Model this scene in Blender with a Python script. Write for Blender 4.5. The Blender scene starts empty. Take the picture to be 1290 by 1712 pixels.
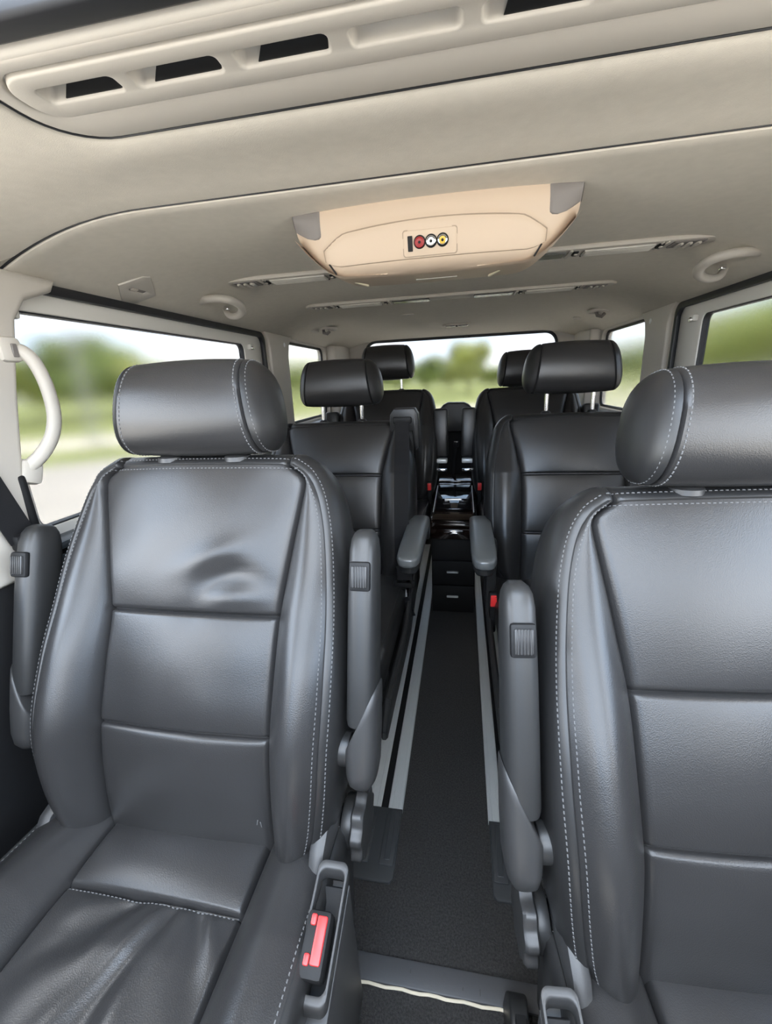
import bpy, bmesh, math, random
from mathutils import Vector, Matrix, noise as mnoise
PI = math.pi
random.seed(4)
SC = bpy.context.scene
COL = SC.collection

# ------------------------------------------------------------------ camera
XC = -0.035                       # lateral middle of the cabin
cd = bpy.data.cameras.new('camera')
cam = bpy.data.objects.new('camera', cd)
COL.objects.link(cam)
cd.sensor_fit = 'VERTICAL'; cd.sensor_height = 36.0; cd.lens = 707.0/1712.0*36.0
cd.clip_start = 0.02; cd.clip_end = 600
ax = Vector((0.98464219, 0.16865201, -0.04512486))
ay = Vector((0.00769085, -0.30012089, -0.95387017))
az = Vector((-0.17441503, 0.93887377, -0.29680877))
mw = Matrix.Identity(4)
for i in range(3):
    mw[i][0] = ax[i]; mw[i][1] = -ay[i]; mw[i][2] = -az[i]
mw.translation = Vector((0, 0, 1.05))
cam.matrix_world = mw
SC.camera = cam

# ------------------------------------------------------------------ view, sky, sun
SC.view_settings.view_transform = 'Standard'
SC.view_settings.look = 'None'
SC.view_settings.exposure = 0.10
SC.view_settings.gamma = 1.0
SC.view_settings.use_curve_mapping = False
SKY_STRENGTH = 12.0
SUN_STRENGTH = 46.0
world = bpy.data.worlds.new('sky'); SC.world = world
world.use_nodes = True
nt = world.node_tree; nt.nodes.clear()
def N(t, typ, **kw):
    n = t.nodes.new(typ)
    for k, v in kw.items():
        if k in n.inputs: n.inputs[k].default_value = v
        else: setattr(n, k, v)
    return n
tc = N(nt, 'ShaderNodeTexCoord')
mp = N(nt, 'ShaderNodeMapping'); mp.inputs['Scale'].default_value = (1, 1, 3.2)
nz = N(nt, 'ShaderNodeTexNoise', Scale=2.6, Detail=6.0, Roughness=0.55)
cr = N(nt, 'ShaderNodeValToRGB')
cr.color_ramp.elements[0].position = 0.40; cr.color_ramp.elements[0].color = (0.42, 0.63, 0.92, 1)
cr.color_ramp.elements[1].position = 0.62; cr.color_ramp.elements[1].color = (1.0, 0.985, 0.96, 1)
sep = N(nt, 'ShaderNodeSeparateXYZ')
hz = N(nt, 'ShaderNodeValToRGB')
hz.color_ramp.elements[0].position = 0.0; hz.color_ramp.elements[0].color = (0.8, 0.8, 0.8, 1)
hz.color_ramp.elements[1].position = 0.16; hz.color_ramp.elements[1].color = (0, 0, 0, 1)
mx = N(nt, 'ShaderNodeMix', data_type='RGBA')
bgn = N(nt, 'ShaderNodeBackground', Strength=SKY_STRENGTH)
wo = N(nt, 'ShaderNodeOutputWorld')
L = nt.links.new
L(tc.outputs['Generated'], mp.inputs['Vector']); L(mp.outputs['Vector'], nz.inputs['Vector'])
L(nz.outputs['Fac'], cr.inputs['Fac'])
L(tc.outputs['Generated'], sep.inputs[0]); L(sep.outputs['Z'], hz.inputs['Fac'])
L(hz.outputs['Color'], mx.inputs['Factor']); L(cr.outputs['Color'], mx.inputs[6])
mx.inputs[7].default_value = (0.97, 0.975, 0.97, 1)
L(mx.outputs[2], bgn.inputs['Color']); L(bgn.outputs[0], wo.inputs['Surface'])
sd = bpy.data.lights.new('sun', 'SUN'); sd.energy = SUN_STRENGTH; sd.angle = math.radians(3); sd.color = (1.0, 0.92, 0.80)
sun = bpy.data.objects.new('sun', sd); COL.objects.link(sun)
sun.rotation_euler = (math.radians(-24), math.radians(16), 0)   # high, from ahead of the van

# ------------------------------------------------------------------ materials
MATS = {}
def material(name, color, rough=0.5, metal=0.0, bump=None, spec=0.5, coat=0.0, var=0.0, vscale=8.0, sheen=0.0, coord='Object'):
    m = bpy.data.materials.new(name); m.use_nodes = True
    t = m.node_tree; p = t.nodes['Principled BSDF']
    p.inputs['Base Color'].default_value = (*color, 1); p.inputs['Roughness'].default_value = rough
    p.inputs['Metallic'].default_value = metal; p.inputs['Specular IOR Level'].default_value = spec
    p.inputs['Coat Weight'].default_value = coat; p.inputs['Coat Roughness'].default_value = 0.05
    p.inputs['Sheen Weight'].default_value = sheen
    c = N(t, 'ShaderNodeTexCoord')
    if var:
        n = N(t, 'ShaderNodeTexNoise', Scale=vscale, Detail=4.0)
        r = N(t, 'ShaderNodeValToRGB')
        r.color_ramp.elements[0].position = 0.3; r.color_ramp.elements[1].position = 0.7
        r.color_ramp.elements[0].color = (*[v*(1-var) for v in color], 1)
        r.color_ramp.elements[1].color = (*[min(1, v*(1+var)) for v in color], 1)
        t.links.new(c.outputs[coord], n.inputs['Vector']); t.links.new(n.outputs['Fac'], r.inputs['Fac'])
        t.links.new(r.outputs['Color'], p.inputs['Base Color'])
    if bump:
        kind, sc, st, dist = bump
        if kind == 'grain':
            n = N(t, 'ShaderNodeTexVoronoi', Scale=sc); out = n.outputs['Distance']
        else:
            n = N(t, 'ShaderNodeTexNoise', Scale=sc, Detail=3.0); out = n.outputs['Fac']
        b = N(t, 'ShaderNodeBump', Strength=st, Distance=dist)
        t.links.new(c.outputs['Object'], n.inputs['Vector'])
        t.links.new(out, b.inputs['Height']); t.links.new(b.outputs['Normal'], p.inputs['Normal'])
    MATS[name] = m
    return m
M_LEATHER = material('charcoal_leather', (0.024, 0.0232, 0.0232), 0.31, bump=('grain', 700, 0.16, 0.0008), var=0.10, vscale=5)
M_BOX = material('charcoal_leather_side', (0.018, 0.0177, 0.0177), 0.36, bump=('grain', 800, 0.10, 0.0006))
M_ARM = material('satin_armrest', (0.115, 0.12, 0.12), 0.28, spec=0.8)
M_STITCH = material('grey_thread', (0.11, 0.11, 0.11), 0.7)
M_PLASTIC = material('dark_grey_plastic', (0.022, 0.022, 0.022), 0.40, bump=('noise', 700, 0.12, 0.0008))
M_PLASTIC2 = material('mid_grey_plastic', (0.032, 0.0315, 0.0315), 0.40, bump=('noise', 700, 0.12, 0.0008))
M_BLACK = material('black_plastic', (0.008, 0.008, 0.0085), 0.6, spec=0.3)
M_RUBBER = material('black_rubber', (0.045, 0.047, 0.049), 0.36)
M_LINER = material('beige_headliner', (0.63, 0.585, 0.505), 0.9, bump=('noise', 900, 0.25, 0.0012), var=0.03, vscale=60)
M_TRIM = material('beige_plastic', (0.50, 0.465, 0.41), 0.55, bump=('noise', 800, 0.10, 0.0006))
M_TRIMW = material('pale_window_trim', (0.66, 0.64, 0.59), 0.5)
M_MON = material('sand_plastic', (0.50, 0.395, 0.295), 0.5, bump=('noise', 900, 0.10, 0.0006))
M_MONGREY = material('grey_cap_plastic', (0.16, 0.145, 0.135), 0.5)
M_ALU = material('brushed_aluminium', (0.70, 0.72, 0.71), 0.38, metal=0.35, bump=('noise', 150, 0.05, 0.0006))
M_CHROME = material('chrome', (0.85, 0.85, 0.86), 0.10, metal=1.0)
M_CARPET = material('black_carpet', (0.030, 0.028, 0.0265), 1.0, bump=('noise', 420, 0.9, 0.004), var=0.55, vscale=260, sheen=0.05)
M_STRIP = material('grey_threshold_plastic', (0.062, 0.062, 0.065), 0.5, bump=('noise', 500, 0.15, 0.001))
M_CREAM = material('cream_edge', (0.68, 0.60, 0.46), 0.5)
M_RED = material('red_plastic', (0.75, 0.035, 0.035), 0.35)
M_WOOD = material('dark_gloss_wood', (0.012, 0.0065, 0.005), 0.16, coat=0.8, var=0.5, vscale=14)
M_GLOSS = material('black_gloss', (0.006, 0.006, 0.007), 0.06, coat=0.6)
M_BELT = material('black_webbing', (0.010, 0.010, 0.011), 0.75, spec=0.25, bump=('noise', 500, 0.3, 0.001))
M_SEAL = material('black_seal', (0.009, 0.010, 0.013), 0.5)
M_LENS = material('frosted_lens', (0.50, 0.48, 0.43), 0.3)
M_SMOKE = material('smoked_lens', (0.10, 0.10, 0.095), 0.25)
M_IVORY = material('ivory_tab', (0.80, 0.72, 0.52), 0.4)
M_WHITE = material('white_socket', (0.8, 0.8, 0.8), 0.4)
M_YELLOW = material('yellow_socket', (0.70, 0.42, 0.05), 0.4)
M_REDRING = material('dark_red_socket', (0.28, 0.02, 0.02), 0.4)
M_SILL = material('grey_sill_plastic', (0.05, 0.058, 0.066), 0.30)
M_PAINT = material('white_body_paint', (0.75, 0.76, 0.78), 0.3)
M_ASPHALT = material('pale_asphalt', (0.30, 0.285, 0.26), 0.95, var=0.10, vscale=0.8)
M_PATH = material('pale_path', (0.42, 0.39, 0.34), 0.95, var=0.08, vscale=0.6)
M_GRASS = material('lawn', (0.16, 0.185, 0.050), 1.0, var=0.25, vscale=0.35)
M_BARK = material('bark', (0.10, 0.075, 0.05), 0.9, var=0.3, vscale=3)
M_POLE = material('galvanised_pole', (0.40, 0.39, 0.36), 0.5, metal=0.3)
def leaf_mat(name, c):
    m = material(name, c, 0.8, var=0.45, vscale=0.9)
    p = m.node_tree.nodes['Principled BSDF']
    return m
M_LEAF = [leaf_mat('leaf_deep', (0.21, 0.255, 0.085)), leaf_mat('leaf_mid', (0.28, 0.32, 0.09)), leaf_mat('leaf_light', (0.36, 0.37, 0.11))]
def glass_material():
    m = bpy.data.materials.new('tinted_window_glass'); m.use_nodes = True
    t = m.node_tree; t.nodes.clear()
    o = N(t, 'ShaderNodeOutputMaterial')
    g = N(t, 'ShaderNodeBsdfRefraction', Roughness=0.18, IOR=1.25); g.inputs['Color'].default_value = (0.36, 0.36, 0.36, 1)
    s = N(t, 'ShaderNodeBsdfGlossy', Roughness=0.02); s.inputs['Color'].default_value = (0.9, 0.9, 0.9, 1)
    x = N(t, 'ShaderNodeMixShader', Fac=0.001)
    t.links.new(g.outputs[0], x.inputs[1]); t.links.new(s.outputs[0], x.inputs[2]); t.links.new(x.outputs[0], o.inputs['Surface'])
    return m
M_GLASS = glass_material()

# ------------------------------------------------------------------ mesh helpers
class B:
    """collects verts and faces in local coordinates and links them as one mesh object"""
    def __init__(s): s.v = []; s.f = []; s.m = []
    def add(s, vs, fs, mi=0):
        o = len(s.v); s.v += [tuple(v) for v in vs]; s.f += [tuple(i+o for i in f) for f in fs]; s.m += [mi]*len(fs); return s
    def bm(s, bm, mi=0, mat=None):
        bm.verts.ensure_lookup_table()
        for i, v in enumerate(bm.verts): v.index = i
        vs = [(mat @ v.co if mat else v.co.copy()) for v in bm.verts]
        s.add(vs, [[v.index for v in f.verts] for f in bm.faces], mi); bm.free(); return s
    def box(s, c, size, bev=0.0, seg=2, rot=None, mi=0):
        b = bmesh.new(); bmesh.ops.create_cube(b, size=1.0)
        bmesh.ops.scale(b, vec=size, verts=b.verts)
        if bev: bmesh.ops.bevel(b, geom=list(b.edges), offset=min(bev, 0.49*min(size)), segments=seg, profile=0.5, affect='EDGES')
        m = Matrix.Translation(c)
        if rot: m = m @ rot
        return s.bm(b, mi, m)
    def cyl(s, p0, p1, r, n=16, r1=None, bev=0.0, mi=0):
        p0 = Vector(p0); p1 = Vector(p1); d = p1-p0; h = d.length; r1 = r if r1 is None else r1
        q = d.to_track_quat('Z', 'Y').to_matrix()
        prof = [(r, 0), (r1, h)] if not bev else [(r-bev, 0), (r-bev*.3, bev*.3), (r, bev), (r1, h-bev), (r1-bev*.3, h-bev*.3), (r1-bev, h)]
        return s.lathe(prof, p0, q, n, mi)
    def lathe(s, prof, o=(0, 0, 0), q=None, n=20, mi=0):
        o = Vector(o); q = q or Matrix.Identity(3); vs = []; fs = []
        for (r, z) in prof:
            for k in range(n):
                a = 2*PI*k/n; vs.append(o + q @ Vector((r*math.cos(a), r*math.sin(a), z)))
        for i in range(len(prof)-1):
            for k in range(n):
                k2 = (k+1) % n; fs.append((i*n+k, i*n+k2, (i+1)*n+k2, (i+1)*n+k))
        fs.append(tuple(range(n-1, -1, -1))); fs.append(tuple((len(prof)-1)*n+k for k in range(n)))
        return s.add(vs, fs, mi)
    def loft(s, rings, caps=True, closed=True, mi=0):
        n = len(rings[0]); vs = [p for r in rings for p in r]; fs = []
        for i in range(len(rings)-1):
            for k in range(n if closed else n-1):
                k2 = (k+1) % n; fs.append((i*n+k, i*n+k2, (i+1)*n+k2, (i+1)*n+k))
        if caps and closed:
            fs.append(tuple(range(n-1, -1, -1))); fs.append(tuple((len(rings)-1)*n+k for k in range(n)))
        return s.add(vs, fs, mi)
    def prism(s, poly, fn, depth, bev=0.0, seg=2, mi=0):
        """2-D outline (a,b) extruded along c in 0..depth; fn(a,b,c) gives the point"""
        b = bmesh.new()
        vs = [b.verts.new((p[0], p[1], 0)) for p in poly]
        f = b.faces.new(vs)
        r = bmesh.ops.extrude_face_region(b, geom=[f])
        bmesh.ops.translate(b, vec=(0, 0, depth), verts=[g for g in r['geom'] if isinstance(g, bmesh.types.BMVert)])
        bmesh.ops.recalc_face_normals(b, faces=b.faces)
        if bev:
            es = [e for e in b.edges if abs(e.verts[0].co.z-e.verts[1].co.z) < 1e-7]
            bmesh.ops.bevel(b, geom=es, offset=bev, segments=seg, profile=0.5, affect='EDGES')
        for v in b.verts: v.co = Vector(fn(v.co.x, v.co.y, v.co.z))
        return s.bm(b, mi)
    def tube(s, pts, ra, rb=None, n=12, up=(0, 0, 1), closed=False, taper=None, mi=0):
        pts = [Vector(p) for p in pts]; rb = rb or ra; rings = []
        for i, p in enumerate(pts):
            a = pts[i-1] if i > 0 else pts[i]; c = pts[i+1] if i < len(pts)-1 else pts[i]
            t = (c-a).normalized(); u = Vector(up); sd_ = t.cross(u)
            if sd_.length < 1e-4: sd_ = t.cross(Vector((1, 0, 0)))
            sd_.normalize(); w = sd_.cross(t).normalized(); k = taper[i] if taper else 1.0
            rings.append([p + sd_*ra*k*math.cos(2*PI*j/n) + w*rb*k*math.sin(2*PI*j/n) for j in range(n)])
        return s.loft(rings, mi=mi)
    def build(s, name, mat, parent=None, loc=None, smooth=True, angle=38):
        me = bpy.data.meshes.new(name); me.from_pydata(s.v, [], s.f)
        mats = mat if isinstance(mat, (list, tuple)) else [mat]
        for m in mats: me.materials.append(m)
        if len(mats) > 1:
            for p, i in zip(me.polygons, s.m): p.material_index = i
        b = bmesh.new(); b.from_mesh(me); bmesh.ops.remove_doubles(b, verts=b.verts, dist=1e-6)
        bmesh.ops.recalc_face_normals(b, faces=b.faces); b.to_mesh(me); b.free()
        if smooth:
            for p in me.polygons: p.use_smooth = True
            me.set_sharp_from_angle(angle=math.radians(angle))
        me.update()
        o = bpy.data.objects.new(name, me); COL.objects.link(o)
        if parent: o.parent = parent
        if loc: o.location = loc
        return o
def tag(o, label=None, cat=None, group=None, kind=None):
    if label: o['label'] = label
    if cat: o['category'] = cat
    if group: o['group'] = group
    if kind: o['kind'] = kind
    return o
def thing(name, label, cat, loc=(0, 0, 0), rz=0.0, group=None):
    o = bpy.data.objects.new(name, None); COL.objects.link(o); o.empty_display_size = 0.05
    o.location = loc; o.rotation_euler = (0, 0, rz)
    return tag(o, label, cat, group)
def struct(o, label=None):
    o['kind'] = 'structure'
    if label: o['label'] = label
    return o
def lerp_tab(tab, x):
    if x <= tab[0][0]: return tab[0][1]
    for (a, va), (b, vb) in zip(tab, tab[1:]):
        if x <= b:
            t = (x-a)/(b-a); t = t*t*(3-2*t)*0.5 + t*0.5
            return va + (vb-va)*t
    return tab[-1][1]
def spline_tab(tab, n=6):
    """Catmull-Rom through a table, returned as an evaluator"""
    xs = [p[0] for p in tab]; ys = [p[1] for p in tab]; m = []
    for i in range(len(xs)):
        if i == 0: m.append((ys[1]-ys[0])/(xs[1]-xs[0]))
        elif i == len(xs)-1: m.append((ys[-1]-ys[-2])/(xs[-1]-xs[-2]))
        else: m.append((ys[i+1]-ys[i-1])/(xs[i+1]-xs[i-1]))
    def ev(x):
        if x <= xs[0]: return ys[0] + m[0]*(x-xs[0])
        if x >= xs[-1]: return ys[-1] + m[-1]*(x-xs[-1])
        i = max(k for k in range(len(xs)-1) if xs[k] <= x)
        h = xs[i+1]-xs[i]; t = (x-xs[i])/h
        return (2*t**3-3*t**2+1)*ys[i] + (t**3-2*t**2+t)*h*m[i] + (-2*t**3+3*t**2)*ys[i+1] + (t**3-t**2)*h*m[i+1]
    return ev
def rrect(cx, cy, w, h, r, n=5):
    pts = []
    for (sx, sy, a0) in ((1, 1, 0), (-1, 1, 90), (-1, -1, 180), (1, -1, 270)):
        for k in range(n+1):
            a = math.radians(a0 + 90*k/n)
            pts.append((cx+sx*(w/2-r)+r*math.cos(a), cy+sy*(h/2-r)+r*math.sin(a)))
    return pts
def plate(outer, holes, fn, depth, bev=0.0):
    """flat plate with holes (2-D loops) extruded by depth through fn(a,b,c)"""
    b = bmesh.new(); es = []
    for lp in [outer]+holes:
        vs = [b.verts.new((p[0], p[1], 0)) for p in lp]
        es += [b.edges.new((vs[i], vs[(i+1) % len(vs)])) for i in range(len(vs))]
    bmesh.ops.triangle_fill(b, use_beauty=True, use_dissolve=False, edges=es)
    fs = list(b.faces)
    r = bmesh.ops.extrude_face_region(b, geom=fs)
    bmesh.ops.translate(b, vec=(0, 0, depth), verts=[g for g in r['geom'] if isinstance(g, bmesh.types.BMVert)])
    bmesh.ops.recalc_face_normals(b, faces=b.faces)
    if bev:
        rim = [e for e in b.edges if len(e.link_faces) == 2 and e.calc_face_angle(0) > 1.0 and abs(e.verts[0].co.z-e.verts[1].co.z) < 1e-7]
        bmesh.ops.bevel(b, geom=rim, offset=bev, segments=2, profile=0.5, affect='EDGES')
    for v in b.verts: v.co = Vector(fn(v.co.x, v.co.y, v.co.z))
    q = B(); q.bm(b); return q
def dashes(line, pitch=0.0066, length=0.0044, w=0.0009, lift=0.0007):
    """stitches along a polyline of (point, normal)"""
    q = B(); acc = 0.0; nxt = pitch*0.5
    for (p, n), (p2, n2) in zip(line, line[1:]):
        d = p2-p; l = d.length
        if l < 1e-7: continue
        t = d/l
        while nxt <= acc+l:
            k = (nxt-acc)/l; c = p.lerp(p2, k); nn = n.lerp(n2, k).normalized(); sdv = t.cross(nn).normalized()
            a = c - t*length/2; e = c + t*length/2; up = nn*lift
            vs = [a-sdv*w-nn*.0004, a+sdv*w-nn*.0004, e+sdv*w-nn*.0004, e-sdv*w-nn*.0004, a+t*length*.2-sdv*w*.6+up, a+t*length*.2+sdv*w*.6+up, e-t*length*.2+sdv*w*.6+up, e-t*length*.2-sdv*w*.6+up]
            q.add(vs, [(0, 3, 2, 1), (4, 5, 6, 7), (0, 1, 5, 4), (1, 2, 6, 5), (2, 3, 7, 6), (3, 0, 4, 7)])
            nxt += pitch
        acc += l
    return q

# ------------------------------------------------------------------ seats
T_Y = spline_tab([(.30, -.004), (.35, 0), (.40, .004), (.46, .012), (.54, .030), (.62, .066), (.704, .107), (.80, .148), (.90, .193), (.96, .22)])
T_W = spline_tab([(.335, .150), (.342, .172), (.352, .188), (.37, .204), (.40, .217), (.45, .227), (.52, .234), (.62, .237), (.74, .232), (.82, .222), (.87, .210), (.895, .199), (.913, .185), (.925, .165)])
T_S = spline_tab([(.335, .148), (.40, .149), (.47, .149), (.54, .149), (.63, .150), (.704, .152), (.76, .160), (.81, .168), (.86, .177), (.90, .184), (.93, .187)])
T_B = spline_tab([(.335, .022), (.36, .034), (.42, .047), (.52, .054), (.62, .050), (.72, .034), (.80, .017), (.86, .008), (.925, .003)])

class Back:
    """seat back: leather face with bolsters and recessed seams, wrapped by a boxed side"""
    def __init__(s, zmap=None, ys=1.0, dz=0.0, square=0.0, dent=False, bol=1.0):
        s.zmap = zmap or [(.30, .30), (.35, .35), (.54, .54), (.704, .704), (.925, .925), (1.0, 1.0)]
        s.ys = ys; s.dz = dz; s.square = square; s.dent = dent; s.bol = bol
        s.ZB, s.ZT = .335, .925
    def real(s, zc):
        for (a, va), (b, vb) in zip(s.zmap, s.zmap[1:]):
            if zc <= b or (b, vb) == s.zmap[-1]:
                return va+(vb-va)*(zc-a)/(b-a) + s.dz
    def W(s, zc):
        w = T_W(zc)
        if s.square and zc > .8: w = w + (0.226-w)*s.square*min(1, (zc-.8)/.08) if zc < .90 else w + (0.226-w)*s.square
        return w
    def spine(s, zc):
        e = 0.004
        y0, y1 = T_Y(zc-e)*s.ys, T_Y(zc+e)*s.ys; z0, z1 = s.real(zc-e), s.real(zc+e)
        t = Vector((0, y1-y0, z1-z0)).normalized(); n = Vector((0, -t.z, t.y))
        return Vector((0, T_Y(zc)*s.ys, s.real(zc))), n
    def depth(s, x, zc):
        S = min(T_S(zc), s.W(zc)-0.010); W = s.W(zc); a = abs(x); d = 0.0
        g = math.exp(-((a-S)/.0034)**2)*.0075
        if a <= S:
            q = a/S; za, zb_, bl = (.335, .54, .012) if zc < .54 else ((.54, .704, .010) if zc < .704 else (.704, .935, .012))
            v = (zc-za)/(zb_-za); vert = max(0, 4*v*(1-v))
            lat = max(0, 1-q*q)
            d = bl*(vert**.45)*(lat**.55)*0.9 + .006*lat
            for zh in (.54, .704): d -= math.exp(-((zc-zh)/.0030)**2)*.0075
            if s.dent:
                u_, v_ = (x-.055)*.93+(zc-.760)*.37, -(x-.055)*.37+(zc-.760)*.93
                d -= .011*math.exp(-((u_/.050)**2 + ((v_+.35*u_*u_/.05)/.019)**2))
                d += .006*math.exp(-(((u_+.01)/.055)**2 + ((v_-.034)/.016)**2))
                d += .004*math.exp(-(((x-.075)/.05)**2 + ((zc-.728)/.012)**2))
                d += .0015*mnoise.noise(Vector((x*14, zc*14, 3)))
        else:
            t = min(1.0, (a-S)/max(.012, W-S)); Bo = T_B(zc)*s.bol
            d = Bo*math.sin(2.5*min(1, t**0.9)) + .003*math.sin(PI*t)
            d += .0025*mnoise.noise(Vector((x*9, zc*9, 1)))
        return d - g
    def P(s, x, zc):
        p, n = s.spine(zc); return p + Vector((x, 0, 0)) + n*s.depth(x, zc)
    def normal(s, x, zc):
        e = .0015
        return (s.P(x+e, zc)-s.P(x-e, zc)).cross(s.P(x, zc+e)-s.P(x, zc-e)).normalized()
    def build(s, name, root, mat, side_mat, res=1.0, stitch=True):
        nc, nb = int(30*res), int(14*res)
        rows = set()
        nr = int(64*res)
        for i in range(nr+1): rows.add(round(s.ZB+(s.ZT-s.ZB)*i/nr, 5))
        for zh in (.54, .704):
            for k in (-.007, -.0045, -.0025, -.001, .001, .0025, .0045, .007): rows.add(round(zh+k, 5))
        for k in (.0045, .009, .0135): rows.add(round(s.ZT-k, 5)); rows.add(round(s.ZB+k, 5))
        rows = sorted(rows)
        tb = sorted(set([round(i/nb, 4) for i in range(nb+1)]+[.04, .10, .93, .97]))
        tcn = [math.sin(PI/2*(2*i/nc-1)) for i in range(nc+1)]
        ncol_b = len(tb)
        grid = []
        for zc in rows:
            W = s.W(zc); S = min(T_S(zc), W-.010)
            xs = [-(S+(W-S)*t) for t in reversed(tb)] + [S*c for c in tcn[1:-1]] + [S+(W-S)*t for t in tb]
            grid.append([(x, zc) for x in xs])
        P = [[s.P(x, z) for x, z in r] for r in grid]
        nx = len(P[0]); c0, c1 = ncol_b-1, nx-ncol_b
        def patch(i0, i1, j0, j1):
            q = B(); w = j1-j0+1
            vs = [P[i][j] for i in range(i0, i1+1) for j in range(j0, j1+1)]
            fs = [(a*w+b, a*w+b+1, (a+1)*w+b+1, (a+1)*w+b) for a in range(i1-i0) for b in range(w-1)]
            return q.add(vs, fs)
        r2 = min(range(len(rows)), key=lambda i: abs(rows[i]-.539)); r1 = min(range(len(rows)), key=lambda i: abs(rows[i]-.703))
        # boxed side: rings around the outline
        loop = [(i, 0) for i in range(len(rows)-1, -1, -1)] + [(0, j) for j in range(1, nx)] + [(i, nx-1) for i in range(1, len(rows))] + [(len(rows)-1, j) for j in range(nx-2, 0, -1)]
        flat = [Vector((grid[i][j][0], s.real(grid[i][j][1]))) for i, j in loop]
        m = len(loop); nrm = []
        for k in range(m):
            t = flat[(k+2) % m]-flat[(k-2) % m]; nn = Vector((t.y, -t.x))
            nrm.append(nn.normalized() if nn.length > 1e-7 else Vector((0, 1)))
        for _ in range(3): nrm = [((nrm[k-1]+nrm[k]*2+nrm[(k+1) % m])).normalized() for k in range(m)]
        sgn = 1 if sum(nrm[k].dot(flat[k]-Vector((0, s.real(.63)))) for k in range(m)) > 0 else -1
        rings = []
        prof = [(0, 0), (.0022, .0016), (.006, .001), (.012, -.004), (.020, -.014), (.026, -.032), (.027, -.060), (.024, -.095), (.012, -.122), (-.012, -.132), (-.06, -.135)]
        for (o, d) in prof:
            ring = []
            for k, (i, j) in enumerate(loop):
                zc = grid[i][j][1]; p, n = s.spine(zc)
                base = P[i][j]; off = nrm[k]*sgn*o
                tz = n.cross(Vector((1, 0, 0))); tz = tz if tz.z > 0 else -tz
                # pull the depth towards the spine so that the back is even
                dep = (base-p).dot(n)*(1 if d > -.01 else max(0, 1+ (d+.01)/.05))
                ring.append(p + Vector((base.x, 0, 0)) + n*(dep+d) + Vector((off.x, 0, 0)) + tz*off.y)
            rings.append(ring)
        qb = patch(0, len(rows)-1, 0, c0); qb.v += []
        side = B(); side.loft(rings, caps=False)
        side.add(rings[-1], [tuple(range(m))])
        bk = side.build(name, side_mat, root)
        qb.build('bolster', mat, bk); patch(0, len(rows)-1, c1, nx-1).build('bolster', mat, bk)
        for a, b in ((0, r2), (r2, r1), (r1, len(rows)-1)):
            patch(a, b, c0, c1).build('back_panel', mat, bk)
        if s.dent:
            for (x, z, a) in ((.126, .408, .25), (.131, .404, -.1)):
                B().box(s.P(x, z)+s.spine(z)[1]*.0003, (.0016, .0008, .011), .0003, 1, Matrix.Rotation(a, 4, 'Y')).build('scuff_mark', M_STITCH, bk)
        if stitch:
            jl = tb.index(.93)
            def inward(i, j):  # 4.5 mm inside the outline
                x, z = grid[i][j]; return (s.P(x, z), s.normal(x, z))
            inner = []; i_top = min(range(len(rows)), key=lambda i: abs(rows[i]-(s.ZT-.0045)))
            for i in range(4, i_top+1):
                z = rows[i]; x = -(s.W(z)-.0050); inner.append((s.P(x, z), s.normal(x, z)))
            z = rows[i_top]
            inner += [(s.P(grid[i_top][j][0], z), s.normal(grid[i_top][j][0], z)) for j in range(2, nx-2)]
            for i in range(i_top, 3, -1):
                z = rows[i]; x = (s.W(z)-.0050); inner.append((s.P(x, z), s.normal(x, z)))
            st = dashes(inner)
            outer = []
            nr_ = len(rows)
            order = [k for k, (i, j) in enumerate(loop) if (j in (0, nx-1) and i > 3) or i == nr_-1]
            # loop starts at the top left, runs down the left, along the bottom, up the right, back along the top
            left = list(range(nr_-4)); right_top = list(range(nr_-1+nx-1+4, m))
            for seq in (left, right_top):
                ln = []
                for k in seq:
                    a = rings[3][k]; b0 = rings[2][k]; b1 = rings[4][k]; t = rings[3][(k+1) % m]-rings[3][k-1]
                    nn = t.cross(b1-b0).normalized()
                    c = (rings[0][k]+rings[4][k])/2; ctr = s.spine(grid[loop[k][0]][loop[k][1]][1])[0] - s.spine(.6)[1]*.06
                    if nn.dot(a-ctr) < 0: nn = -nn
                    ln.append((a, nn))
                w = dashes(ln); st.add(w.v, w.f)
            o = st.build('stitching', M_STITCH, bk, smooth=False); o['kind'] = 'stuff'
        return bk

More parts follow.
